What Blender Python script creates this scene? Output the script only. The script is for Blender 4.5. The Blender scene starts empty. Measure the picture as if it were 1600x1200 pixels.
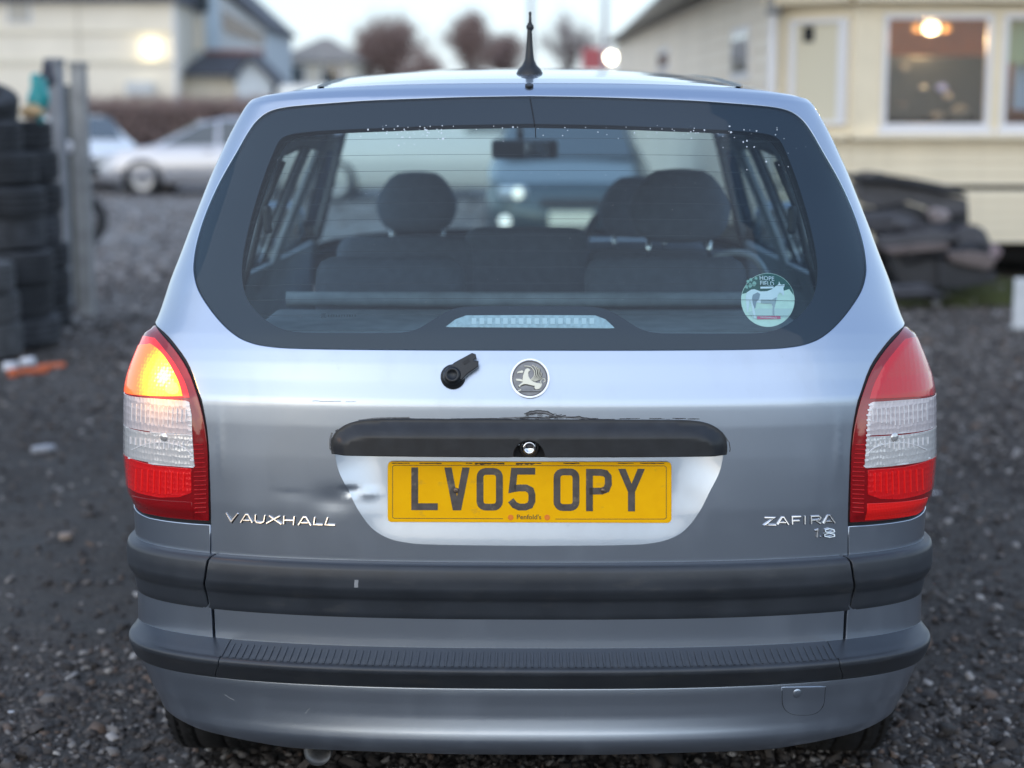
import bpy, bmesh, math, random
import numpy as np
from mathutils import Vector, Matrix
from mathutils.geometry import delaunay_2d_cdt
R = math.radians
random.seed(7); rng = np.random.default_rng(7)
scene = bpy.context.scene

# ------------------------------------------------------------------ camera
CAM = np.array((0.0, -3.10, 1.47)); FPX = 2629.0; PITCH = R(9.08); YAW = R(0.588)
cd = bpy.data.cameras.new('camera'); cam = bpy.data.objects.new('camera', cd)
scene.collection.objects.link(cam); scene.camera = cam
cam.location = CAM; cam.rotation_euler = (R(90) - PITCH, 0, YAW)
cd.sensor_width = 36.0; cd.lens = FPX / 1600 * 36.0
cd.clip_start = 0.05; cd.clip_end = 3000
cd.dof.use_dof = True; cd.dof.focus_distance = 3.26; cd.dof.aperture_fstop = 2.15
cd.dof.aperture_blades = 0

# ------------------------------------------------------------------ sky, sun, exposure
SUN_EL, SUN_AZ = R(20), R(205)          # low winter light from behind the camera, a little to the left
w = bpy.data.worlds.new("World"); scene.world = w; w.use_nodes = True
nt = w.node_tree; nt.nodes.clear()
wo = nt.nodes.new('ShaderNodeOutputWorld'); bg = nt.nodes.new('ShaderNodeBackground')
sky = nt.nodes.new('ShaderNodeTexSky'); sky.sky_type = 'NISHITA'; sky.sun_disc = False
sky.sun_elevation = SUN_EL; sky.sun_rotation = SUN_AZ
sky.air_density = 1.3; sky.dust_density = 1.2; sky.ozone_density = 2.5
# thin even winter cloud over the blue: pale at the horizon, bluer overhead
geo = nt.nodes.new('ShaderNodeTexCoord'); sep = nt.nodes.new('ShaderNodeSeparateXYZ'); nt.links.new(geo.outputs['Generated'], sep.inputs[0])
cr = nt.nodes.new('ShaderNodeValToRGB'); nt.links.new(sep.outputs['Z'], cr.inputs[0])
ce = cr.color_ramp.elements; ce[0].position = 0.0; ce[0].color = (.70, .82, .94, 1); ce[1].position = 1.0; ce[1].color = (.35, .48, .75, 1)
for p_, c_ in ((.06, (.67, .81, .96)), (.22, (.66, .77, .91)), (.50, (.49, .63, .85))):
    x_ = cr.color_ramp.elements.new(p_); x_.color = (*c_, 1)
gain = nt.nodes.new('ShaderNodeVectorMath'); gain.operation = 'SCALE'; gain.inputs['Scale'].default_value = 8.6; nt.links.new(cr.outputs[0], gain.inputs[0])
ovc = nt.nodes.new('ShaderNodeMix'); ovc.data_type = 'RGBA'; ovc.blend_type = 'ADD'
ovc.inputs['Factor'].default_value = 1.0
nt.links.new(gain.outputs[0], ovc.inputs['A']); veil = nt.nodes.new('ShaderNodeVectorMath'); veil.operation = 'MULTIPLY'; veil.inputs[1].default_value = (.50, .53, .58)
nt.links.new(sky.outputs[0], veil.inputs[0]); nt.links.new(veil.outputs[0], ovc.inputs['B'])
nt.links.new(ovc.outputs['Result'], bg.inputs[0]); bg.inputs[1].default_value = 0.085
nt.links.new(bg.outputs[0], wo.inputs[0])
sd = bpy.data.lights.new('sun', 'SUN'); so = bpy.data.objects.new('sun', sd); scene.collection.objects.link(so)
sd.energy = 0.9; sd.angle = R(120); sd.color = (1.0, 0.95, 0.90)
sdir = Vector((math.sin(SUN_AZ) * math.cos(SUN_EL), math.cos(SUN_AZ) * math.cos(SUN_EL), math.sin(SUN_EL)))
so.rotation_euler = (-sdir).to_track_quat('-Z', 'Y').to_euler(); so.location = (0, -6, 8)
vs = scene.view_settings; scene.display_settings.display_device = 'sRGB'
vs.view_transform = 'Standard'; vs.look = 'None'; vs.gamma = 1; vs.use_curve_mapping = False; vs.exposure = 0.50
cy = scene.cycles
cy.use_denoising = True
try: cy.denoiser = 'OPENIMAGEDENOISE'
except Exception: pass
cy.max_bounces = 10; cy.transparent_max_bounces = 24; cy.glossy_bounces = 5; cy.transmission_bounces = 6
cy.diffuse_bounces = 3; cy.caustics_reflective = False; cy.caustics_refractive = False
cy.sample_clamp_indirect = 6.0

# ------------------------------------------------------------------ projection helpers (used only to place real geometry)
_f = np.array((-math.sin(YAW) * math.cos(PITCH), math.cos(YAW) * math.cos(PITCH), -math.sin(PITCH)))
_r = np.array((math.cos(YAW), math.sin(YAW), 0.0)); _u = np.cross(_r, _f)
def proj(P):
    d = np.asarray(P, float) - CAM; w_ = d @ _f
    return np.stack([800 + FPX * (d @ _r) / w_, 600 - FPX * (d @ _u) / w_], -1)
def ray(u, v):
    return _f + _r * ((u - 800) / FPX) + _u * ((600 - v) / FPX)
def at(u, v, y):                      # point of the vertical plane at depth y (y counted from the back of the car)
    d = ray(u, v); k = (y - CAM[1]) / d[1]; return CAM + d * k
def zrow(v, y): return float(at(827, v, y)[2])
def ground_at(u, v):
    d = ray(u, v); k = -CAM[2] / d[2]; return CAM + d * k

# ------------------------------------------------------------------ object helpers
def link(o): scene.collection.objects.link(o); return o
def tag(o, label=None, cat=None, group=None, kind=None):
    if label: o['label'] = label
    if cat: o['category'] = cat
    if group: o['group'] = group
    if kind: o['kind'] = kind
    return o
def empty(name, loc, rz=0, label=None, cat=None, group=None):
    o = bpy.data.objects.new(name, None); link(o); o.location = loc; o.rotation_euler = (0, 0, rz)
    o.empty_display_size = 0.2
    return tag(o, label, cat, group)
def mesh_obj(name, verts, faces, m, parent=None, smooth=False, normals=None, uv=None):
    me = bpy.data.meshes.new(name)
    me.from_pydata([tuple(map(float, v)) for v in verts], [], [tuple(int(i) for i in f) for f in faces])
    if smooth or normals is not None: me.polygons.foreach_set('use_smooth', [True] * len(me.polygons))
    if m is not None: me.materials.append(m)
    me.update()
    if normals is not None: me.normals_split_custom_set_from_vertices([tuple(map(float, n)) for n in normals])
    o = bpy.data.objects.new(name, me); link(o)
    if parent is not None: o.parent = parent
    return o
def bm_obj(name, bm, m, parent=None, smooth=False, bevel=0, seg=2, autosmooth=None, subsurf=0):
    me = bpy.data.meshes.new(name); bm.normal_update(); bm.to_mesh(me); bm.free()
    if smooth: me.polygons.foreach_set('use_smooth', [True] * len(me.polygons))
    if m is not None: me.materials.append(m)
    o = bpy.data.objects.new(name, me); link(o)
    if parent is not None: o.parent = parent
    if bevel:
        b = o.modifiers.new('bevel', 'BEVEL'); b.width = bevel; b.segments = seg; b.limit_method = 'ANGLE'; b.angle_limit = R(35)
        if smooth: b.harden_normals = False
    if subsurf:
        s = o.modifiers.new('sub', 'SUBSURF'); s.levels = s.render_levels = subsurf
    return o
def bm_box(bm, c, s, rot=None):
    M = Matrix.Translation(Vector(c))
    if rot is not None: M = M @ rot
    M = M @ Matrix.Diagonal((s[0], s[1], s[2], 1))
    return bmesh.ops.create_cube(bm, size=1, matrix=M)['verts']
def box(name, c, s, m, parent=None, bevel=0, rot=None, seg=2, smooth=False):
    bm = bmesh.new(); bm_box(bm, c, s, rot); return bm_obj(name, bm, m, parent, smooth=smooth, bevel=bevel, seg=seg)
def bm_cyl(bm, p0, p1, r0, r1=None, n=16, caps=True):
    p0, p1 = Vector(p0), Vector(p1); d = p1 - p0
    q = d.to_track_quat('Z', 'Y').to_matrix().to_4x4()
    M = Matrix.Translation((p0 + p1) / 2) @ q
    return bmesh.ops.create_cone(bm, cap_ends=caps, segments=n, radius1=r0, radius2=r0 if r1 is None else r1, depth=d.length, matrix=M)['verts']
def cyl(name, p0, p1, r0, m, parent=None, r1=None, n=20, bevel=0, smooth=True):
    bm = bmesh.new(); bm_cyl(bm, p0, p1, r0, r1, n); o = bm_obj(name, bm, m, parent, smooth=False, bevel=bevel)
    if smooth:
        me = o.data
        for p in me.polygons: p.use_smooth = len(p.vertices) == 4
    return o
def prism(name, pts, y0, y1, m, parent=None, bevel=0, axis='y'):
    """polygon pts (a,b) extruded from y0 to y1; axis y: (x,z) polygon, axis x: (y,z) polygon, axis z: (x,y) polygon"""
    n = len(pts)
    def P(a, b, c): return {'y': (a, c, b), 'x': (c, a, b), 'z': (a, b, c)}[axis]
    V = [P(a, b, y0) for a, b in pts] + [P(a, b, y1) for a, b in pts]
    bm = bmesh.new(); vs_ = [bm.verts.new(v) for v in V]
    bm.faces.new(vs_[:n]); bm.faces.new(vs_[n:][::-1])
    for i in range(n): bm.faces.new((vs_[i], vs_[(i + 1) % n], vs_[n + (i + 1) % n], vs_[n + i]))
    bmesh.ops.recalc_face_normals(bm, faces=bm.faces)
    return bm_obj(name, bm, m, parent, bevel=bevel)
def tube(name, pts, r, m, parent=None, n=10, rads=None, smooth=True, closed=False):
    pts = [Vector(p) for p in pts]; V = []; F = []; N = len(pts); up0 = None
    for i, p in enumerate(pts):
        if closed: t = pts[(i + 1) % N] - pts[i - 1]
        else: t = pts[min(i + 1, N - 1)] - pts[max(i - 1, 0)]
        t.normalize()
        if up0 is None:
            up0 = Vector((0, 0, 1)) if abs(t.z) < .9 else Vector((1, 0, 0))
        a = t.cross(up0).normalized(); b = a.cross(t).normalized(); up0 = b
        rr = rads[i] if rads else r
        for k in range(n):
            an = 2 * math.pi * k / n; V.append(p + (a * math.cos(an) + b * math.sin(an)) * rr)
    for i in range(N if closed else N - 1):
        j = (i + 1) % N
        for k in range(n): F.append((i * n + k, i * n + (k + 1) % n, j * n + (k + 1) % n, j * n + k))
    if not closed: F.append(tuple(range(n))[::-1]); F.append(tuple((N - 1) * n + k for k in range(n)))
    return mesh_obj(name, V, F, m, parent, smooth=smooth)
def lathe(name, prof, m, parent=None, axis='x', c=(0, 0, 0), n=40, smooth=True, closed=False):
    """prof: list of (along, radius)"""
    V = []; F = []; K = len(prof)
    for (a, r) in prof:
        for k in range(n):
            t = 2 * math.pi * k / n; u_, v_ = r * math.cos(t), r * math.sin(t)
            V.append({'x': (c[0] + a, c[1] + u_, c[2] + v_), 'y': (c[0] + u_, c[1] + a, c[2] + v_), 'z': (c[0] + u_, c[1] + v_, c[2] + a)}[axis])
    for i in range(K if closed else K - 1):
        j = (i + 1) % K
        for k in range(n): F.append((i * n + k, i * n + (k + 1) % n, j * n + (k + 1) % n, j * n + k))
    o = mesh_obj(name, V, F, m, parent, smooth=smooth)
    bm = bmesh.new(); bm.from_mesh(o.data); bmesh.ops.recalc_face_normals(bm, faces=bm.faces); bm.to_mesh(o.data); bm.free()
    return o
def copy_tree(o, parent=None):
    c = o.copy(); link(c); c.parent = parent
    for ch in list(o.children): copy_tree(ch, c)
    return c

# ------------------------------------------------------------------ materials
def mat(name, col, rough=.5, metal=0, coat=0, coat_rough=.03, noise=None, bump=None, spec=None, rvar=None, col2=None, trans=None):
    """noise=(scale, amount, detail): brightness variation; bump=(scale, strength, dist)"""
    m = bpy.data.materials.new(name); m.use_nodes = True; t = m.node_tree; b = t.nodes['Principled BSDF']
    b.inputs['Base Color'].default_value = (*col, 1); b.inputs['Roughness'].default_value = rough
    b.inputs['Metallic'].default_value = metal; b.inputs['Coat Weight'].default_value = coat
    b.inputs['Coat Roughness'].default_value = coat_rough
    if spec is not None: b.inputs['Specular IOR Level'].default_value = spec
    tc = None
    def texco():
        nonlocal tc
        if tc is None: tc = t.nodes.new('ShaderNodeTexCoord')
        return tc.outputs['Object']
    if noise:
        n = t.nodes.new('ShaderNodeTexNoise'); n.inputs['Scale'].default_value = noise[0]; n.inputs['Detail'].default_value = noise[2] if len(noise) > 2 else 6
        t.links.new(texco(), n.inputs['Vector'])
        r = t.nodes.new('ShaderNodeMapRange'); r.inputs['From Min'].default_value = .3; r.inputs['From Max'].default_value = .7
        t.links.new(n.outputs['Fac'], r.inputs['Value'])
        mx = t.nodes.new('ShaderNodeMix'); mx.data_type = 'RGBA'
        a = noise[1]; c2 = col2 or tuple(min(1, c * (1 + a)) for c in col)
        mx.inputs['A'].default_value = (*[c * (1 - a) if col2 is None else c for c in col], 1); mx.inputs['B'].default_value = (*c2, 1)
        t.links.new(r.outputs[0], mx.inputs['Factor']); t.links.new(mx.outputs['Result'], b.inputs['Base Color'])
        if rvar:
            r2 = t.nodes.new('ShaderNodeMapRange'); r2.inputs['To Min'].default_value = rough - rvar; r2.inputs['To Max'].default_value = rough + rvar
            t.links.new(n.outputs['Fac'], r2.inputs['Value']); t.links.new(r2.outputs[0], b.inputs['Roughness'])
    if bump:
        n = t.nodes.new('ShaderNodeTexNoise'); n.inputs['Scale'].default_value = bump[0]; n.inputs['Detail'].default_value = 4
        t.links.new(texco(), n.inputs['Vector'])
        bp = t.nodes.new('ShaderNodeBump'); bp.inputs['Strength'].default_value = bump[1]; bp.inputs['Distance'].default_value = bump[2]
        t.links.new(n.outputs['Fac'], bp.inputs['Height']); t.links.new(bp.outputs[0], b.inputs['Normal'])
    return m
def emis(name, col, strength, base=(.8, .8, .8)):
    m = mat(name, base, .4); b = m.node_tree.nodes['Principled BSDF']
    b.inputs['Emission Color'].default_value = (*col, 1); b.inputs['Emission Strength'].default_value = strength
    return m
def glass_mat(name, tint, dust_veil=.05, dust_veil_col=(.5, .55, .6), ior=1.5, rough=.0):
    m = bpy.data.materials.new(name); m.use_nodes = True; t = m.node_tree; t.nodes.clear()
    out = t.nodes.new('ShaderNodeOutputMaterial'); tr = t.nodes.new('ShaderNodeBsdfTransparent'); tr.inputs[0].default_value = (*tint, 1)
    gl = t.nodes.new('ShaderNodeBsdfGlossy'); gl.inputs['Roughness'].default_value = rough
    f0 = ((ior - 1) / (ior + 1)) ** 2
    lw = t.nodes.new('ShaderNodeLayerWeight'); lw.inputs['Blend'].default_value = .5
    pw = t.nodes.new('ShaderNodeMath'); pw.operation = 'POWER'; pw.inputs[1].default_value = 5.0; t.links.new(lw.outputs['Facing'], pw.inputs[0])
    fr = t.nodes.new('ShaderNodeMath'); fr.operation = 'MULTIPLY_ADD'; fr.inputs[1].default_value = 1 - f0; fr.inputs[2].default_value = f0; t.links.new(pw.outputs[0], fr.inputs[0])
    df = t.nodes.new('ShaderNodeBsdfDiffuse'); df.inputs[0].default_value = (*dust_veil_col, 1)
    m1 = t.nodes.new('ShaderNodeMixShader'); m2 = t.nodes.new('ShaderNodeMixShader')
    tc = t.nodes.new('ShaderNodeTexCoord'); n = t.nodes.new('ShaderNodeTexNoise'); n.inputs['Scale'].default_value = 5; n.inputs['Detail'].default_value = 8
    t.links.new(tc.outputs['Object'], n.inputs['Vector'])
    r = t.nodes.new('ShaderNodeMapRange'); r.inputs['From Min'].default_value = .25; r.inputs['From Max'].default_value = .75
    r.inputs['To Min'].default_value = dust_veil * .6; r.inputs['To Max'].default_value = dust_veil * 1.5
    t.links.new(n.outputs['Fac'], r.inputs['Value']); t.links.new(r.outputs[0], m1.inputs[0])
    t.links.new(tr.outputs[0], m1.inputs[1]); t.links.new(df.outputs[0], m1.inputs[2])
    t.links.new(fr.outputs[0], m2.inputs[0]); t.links.new(m1.outputs[0], m2.inputs[1]); t.links.new(gl.outputs[0], m2.inputs[2])
    t.links.new(m2.outputs[0], out.inputs[0])
    return m
def ramp_stain(m, scale, lo, hi, col, rough, stretch=(1, 1, 1), src='Object', fac=1.0, detail=8):
    """a layer of dirt with its own noise shape over material m"""
    t = m.node_tree; b = t.nodes['Principled BSDF']; tc = t.nodes.new('ShaderNodeTexCoord')
    mp = t.nodes.new('ShaderNodeMapping'); mp.inputs['Scale'].default_value = stretch; t.links.new(tc.outputs[src], mp.inputs[0])
    n = t.nodes.new('ShaderNodeTexNoise'); n.inputs['Scale'].default_value = scale; n.inputs['Detail'].default_value = detail; n.inputs['Roughness'].default_value = .65
    t.links.new(mp.outputs[0], n.inputs['Vector'])
    r = t.nodes.new('ShaderNodeMapRange'); r.inputs['From Min'].default_value = lo; r.inputs['From Max'].default_value = hi; r.inputs['To Max'].default_value = fac
    t.links.new(n.outputs['Fac'], r.inputs['Value'])
    def chain(sock, val):
        old = b.inputs[sock].links[0].from_socket if b.inputs[sock].is_linked else None
        if isinstance(val, tuple):
            mx = t.nodes.new('ShaderNodeMix'); mx.data_type = 'RGBA'; A, B, O = mx.inputs['A'], mx.inputs['B'], mx.outputs['Result']
            B.default_value = (*val, 1)
            if old: t.links.new(old, A)
            else: A.default_value = b.inputs[sock].default_value
        else:
            mx = t.nodes.new('ShaderNodeMix'); mx.data_type = 'FLOAT'; A, B, O = mx.inputs['A'], mx.inputs['B'], mx.outputs['Result']
            B.default_value = val
            if old: t.links.new(old, A)
            else: A.default_value = b.inputs[sock].default_value
        t.links.new(r.outputs[0], mx.inputs['Factor']); t.links.new(O, b.inputs[sock])
    chain('Base Color', col); chain('Roughness', rough); chain('Metallic', 0.0)
    return r
# ------------------------------------------------------------------ the people carrier's body surface
def smooth01(a, b, x):
    k = np.clip((np.asarray(x, float) - a) / (b - a), 0, 1); return k * k * (3 - 2 * k)
WZ = np.array([(0.1, 0.7839), (0.3, 0.8053), (0.48, 0.8004), (0.6, 0.7988), (0.72, 0.8022), (0.8, 0.8075), (0.86, 0.8055), (0.91, 0.8045), (0.96, 0.7972), (1.0, 0.7789), (1.03, 0.7665), (1.06, 0.7515), (1.09, 0.7425),
               (1.13, 0.7315), (1.185, 0.7115), (1.23, 0.6965), (1.27, 0.6820), (1.35, 0.6525), (1.42, 0.6210), (1.46, 0.6000), (1.485, 0.586), (1.5, 0.575), (1.52, 0.558), (1.6, 0.50)])
def _smooth_table(x, y, n=800, k=31):
    xs = np.linspace(x[0], x[-1], n); ys = np.interp(xs, x, y); g = np.hanning(k + 2)[1:-1]; g /= g.sum()
    return xs, np.convolve(np.pad(ys, k // 2, mode='reflect', reflect_type='odd'), g, 'valid')
_wx, _wy = _smooth_table(WZ[:, 0], WZ[:, 1])
def H(y, z):
    low = 1 - smooth01(.95, 1.5, z) * .55
    return np.interp(z, _wx, _wy) + .062 * smooth01(.30, 1.15, y) * low - .085 * smooth01(3.1, 4.25, y) * low
NEXP = 2.5
_th = np.concatenate([[0], np.geomspace(1e-6, .3, 700), np.linspace(.301, math.pi / 2 - .301, 600), math.pi / 2 - np.geomspace(.3, 1e-6, 700), [math.pi / 2]])
_g1 = np.sin(_th) ** (2 / NEXP); _g2 = 1 - np.clip(np.cos(_th), 0, 1) ** (2 / NEXP)
_al = np.concatenate([[0], np.cumsum(np.hypot(np.diff(_g1 * .78), np.diff(_g2 * .25)))]); LREF = _al[-1]; _sn = _al / LREF
_ss = np.linspace(0, 1, 3000)
_G1 = np.interp(_ss, _sn, _g1); _G2 = np.interp(_ss, _sn, _g2)

class Skin:
    def __init__(self, knots, smooth=11, extra=0.0, taper=0.0):
        K = np.array([tuple(k_) + ((0.0,) if len(k_) == 4 else ()) for k_ in knots], float); self.extra = extra; self.taper = taper; self.ztop = K[:, 1].max()
        seg = np.hypot(np.diff(K[:, 0]), np.diff(K[:, 1])); T = np.concatenate([[0], np.cumsum(seg)]); self.T = T
        n = int(T[-1] / .001) + 2; self.ts = np.linspace(0, T[-1], n); g = np.hanning(smooth + 2)[1:-1]; g /= g.sum(); h = smooth // 2
        self.tab = [np.convolve(np.pad(np.interp(self.ts, T, K[:, i]), h, mode='reflect', reflect_type='odd'), g, 'valid') for i in range(5)]
        self.tmax = T[-1]; self._tabproj()
    def raw(self, s, t):
        s = np.asarray(s, float); t = np.asarray(t, float)
        y, z, ph, D, kx_ = [np.interp(t, self.ts, a) for a in self.tab]; ph = np.radians(ph)
        a = np.abs(s); sg = np.where(s < 0, -1.0, 1.0)
        c, sn = np.cos(ph), np.sin(ph)
        ex = self.extra + kx_ - self.taper * (self.ztop - z); W = H(y + D * c, z - D * sn) + ex
        d = D * np.interp(np.minimum(a, 1), _ss, _G2); e = np.maximum(a - 1, 0) * LREF
        X = W * np.interp(np.minimum(a, 1), _ss, _G1)
        Y = y + (d + e) * c; Z = z - (d + e) * sn
        X = np.where(a > 1, H(Y, Z) + ex, X)
        return np.stack([X * sg, Y, Z], -1)
    def P(self, s, t, off=0.0):
        p = self.raw(s, t); n = self.N0(s, t)
        o = off(s, t) if callable(off) else off
        return p + n * np.asarray(o)[..., None]
    def N0(self, s, t, e=.003):
        ds = self.raw(s + e, t) - self.raw(s - e, t); dt = self.raw(s, np.minimum(t + e, self.tmax)) - self.raw(s, np.maximum(t - e, 0))
        n = np.cross(ds, dt); n /= np.linalg.norm(n, axis=-1, keepdims=True) + 1e-12
        return n
    def N(self, s, t, off=0.0, e=.002):
        if not callable(off): return self.N0(s, t)
        ds = self.P(s + e, t, off) - self.P(s - e, t, off); dt = self.P(s, t + e, off) - self.P(s, t - e, off)
        n = np.cross(ds, dt); return n / (np.linalg.norm(n, axis=-1, keepdims=True) + 1e-12)
    def _tabproj(self):
        gs = np.linspace(-1.12, 1.12, 141); gt = np.linspace(.001, min(self.tmax - .001, 1.45), 200); S, T = np.meshgrid(gs, gt)
        self.gS, self.gT = S.ravel(), T.ravel(); p = self.raw(self.gS, self.gT); n = self.N0(self.gS, self.gT)
        vd = p - CAM; vd /= np.linalg.norm(vd, axis=-1, keepdims=True); v = (vd * n).sum(-1) < -.04; self.gp = proj(p); self.gv = v & (self.gT < 1.4)
    def inv(self, px):
        px = np.atleast_2d(np.asarray(px, float)); d = ((px[:, None, :] - self.gp[None]) ** 2).sum(-1) + np.where(self.gv, 0, 1e7)[None]
        rank = np.argsort(d, 1)[:, :260]; n_ = len(px); S_ = np.zeros(n_); T_ = np.zeros(n_); best = np.full(n_, 1e9)
        for att in (0, 3, 9, 20, 45, 90, 170, 259):
            todo = np.where(best > .6)[0]
            if not len(todo): break
            k = rank[todo, att]; s, t = self.gS[k].copy(), self.gT[k].copy(); tp = px[todo]
            for _ in range(24):
                e = 1e-4; f = proj(self.raw(s, t)) - tp
                a = (proj(self.raw(s + e, t)) - proj(self.raw(s - e, t))) / (2 * e); b = (proj(self.raw(s, t + e)) - proj(self.raw(s, t - e))) / (2 * e)
                A = (a * a).sum(-1) + 60; B = (a * b).sum(-1); C = (b * b).sum(-1) + 60
                ga, gb = (a * f).sum(-1), (b * f).sum(-1); det = A * C - B * B
                s -= np.clip((C * ga - B * gb) / det, -.05, .05); t -= np.clip((A * gb - B * ga) / det, -.05, .05)
                s = np.clip(s, -1.06, 1.06); t = np.clip(t, .001, self.tmax - .001)
            r = np.hypot(*(proj(self.raw(s, t)) - tp).T); up = r < best[todo]
            S_[todo[up]], T_[todo[up]], best[todo[up]] = s[up], t[up], r[up]
        s, t = S_, T_
        return np.stack([s, t], -1)
    def trow(self, v): return float(self.inv([(827, v)])[0, 1])

def rows(lst):     # (row or None, y, z or None, phi, D)
    return [(r[1], zrow(r[0], r[1]) if r[0] is not None else r[2], r[3], r[4]) + tuple(r[5:]) for r in lst]
main = Skin(rows([
    (1060, .000, None, 0, .25), (1010, .000, None, 0, .25), (965, -.001, None, 0, .25), (880, -.003, None, 0, .25), (800, -.0032, None, 0, .25),
    (720, -.0010, None, 0, .25), (670, .0010, None, 0, .25), (640, .0030, None, 0, .25), (630, .0040, None, 0, .25), (624, .0060, None, 1, .25), (600, .0155, None, 2, .25), (570, .0265, None, 4, .24),
    (548, .036, None, 6, .235), (520, .050, None, 8, .23), (450, .093, None, 12, .225), (350, .160, None, 12, .205), (250, .235, None, 11, .17),
    (180, .290, None, 11, .13), (150, .315, None, 11, .115), (138, .332, None, 14, .12), (130, .358, None, 24, .115), (None, .42, 1.5440, 50, .11),
    (None, .50, 1.5515, 76, .11), (None, .60, 1.558, 86, .11), (None, .95, 1.576, 88, .11), (None, 1.4, 1.592, 90, .11), (None, 1.9, 1.604, 90, .11), (None, 2.4, 1.590, 95, .11),
    (None, 2.68, 1.550, 110, .11), (None, 3.1, 1.26, 135, .12), (None, 3.48, .985, 140, .16), (None, 3.58, .95, 115, .16), (None, 3.9, .885, 108, .17),
    (None, 4.1, .80, 130, .20), (None, 4.20, .62, 172, .24), (None, 4.20, .25, 180, .25)]))
# the lower rear skirt and the rubber-topped step stand proud of the body
skirt = Skin(rows([(1210, .12, None, 0, .22), (1192, .04, None, 0, .24), (1181, -.030, None, 0, .26), (1173, -.044, None, 0, .265), (1163, -.0485, None, 0, .265), (1150, -.047, None, 0, .265), (1138, -.0440, None, 0, .26),
    (1122, -.0415, None, 0, .25), (1105, -.0415, None, 0, .25), (1085, -.0430, None, 0, .25), (1074, -.042, None, 0, .25), (1062, -.030, None, 0, .25)]), smooth=9, extra=-.006, taper=.42)
step = Skin(rows([(1079, -.020, None, 0, .24, -.02), (1076, -.048, None, 0, .25, -.006), (1070, -.060, None, 0, .26), (1063, -.073, None, 0, .265, .002), (1056, -.086, None, 0, .27, .004), (1050, -.087, None, 0, .27, .004),
    (1045, -.081, None, 0, .265, .003), (1034, -.052, None, 0, .26, -.001), (1014, -.003, None, 0, .25, -.004), (1006, .02, None, 0, .25, -.02)]), smooth=7, extra=-.001)
mould = Skin(rows([(972, .004, None, 0, .25, -.004), (966, -.004, None, 0, .25, .0), (955, -.007, None, 0, .252, .003), (941, -.011, None, 0, .254, .005), (935, -.022, None, 0, .262, .012), (926, -.030, None, 0, .266, .016), (905, -.031, None, 0, .267, .016), (890, -.028, None, 0, .265, .014),
    (884, -.021, None, 0, .26, .010), (879, -.003, None, 0, .25, .001), (874, .01, None, 0, .25, -.01)]), smooth=7, extra=.0)

def pip(px, py, poly):
    poly = np.asarray(poly); x, y = poly[:, 0], poly[:, 1]; x2, y2 = np.roll(x, -1), np.roll(y, -1); ins = np.zeros(len(px), bool)
    for i in range(len(poly)):
        if y[i] == y2[i]: continue
        c = ((y[i] > py) != (y2[i] > py)) & (px < (x2[i] - x[i]) * (py - y[i]) / (y2[i] - y[i]) + x[i]); ins ^= c
    return ins
def pdist(px, py, poly, closed=True):
    poly = np.asarray(poly, float); d = np.full(len(px), 1e9)
    for i in range(len(poly) if closed else len(poly) - 1):
        a, b = poly[i], poly[(i + 1) % len(poly)]; ab = b - a; L = (ab * ab).sum() + 1e-18
        k = np.clip(((px - a[0]) * ab[0] + (py - a[1]) * ab[1]) / L, 0, 1)
        d = np.minimum(d, np.hypot(px - a[0] - k * ab[0], py - a[1] - k * ab[1]))
    return d
def resample(poly, g, closed=True):
    poly = [tuple(p) for p in poly]; out = []
    n = len(poly)
    for i in range(n if closed else n - 1):
        a, b = np.array(poly[i]), np.array(poly[(i + 1) % n]); L = np.hypot(*(b - a)); k = max(1, int(round(L / g)))
        for j in range(k): out.append(tuple(a + (b - a) * j / k))
    if not closed: out.append(poly[-1])
    return out
def spline(pts, closed=False, m=6, sharp=()):
    """centripetal-free Catmull-Rom through pts; indices in sharp stay corners"""
    P = [np.array(p, float) for p in pts]; n = len(P); out = []
    for i in range(n if closed else n - 1):
        p1, p2 = P[i], P[(i + 1) % n]
        p0 = P[i - 1] if (closed or i > 0) and i not in sharp else 2 * p1 - p2
        j = (i + 1) % n
        p3 = P[(i + 2) % n] if (closed or i + 2 < n) and j not in sharp else 2 * p2 - p1
        for k in range(m):
            t = k / m
            out.append(tuple(.5 * ((2 * p1) + (p2 - p0) * t + (2 * p0 - 5 * p1 + 4 * p2 - p3) * t * t + (3 * p1 - p0 - 3 * p2 + p3) * t ** 3)))
    if not closed: out.append(tuple(P[-1]))
    return out
def mir(pts): return [(1654 - u, v) for u, v in pts]
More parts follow.
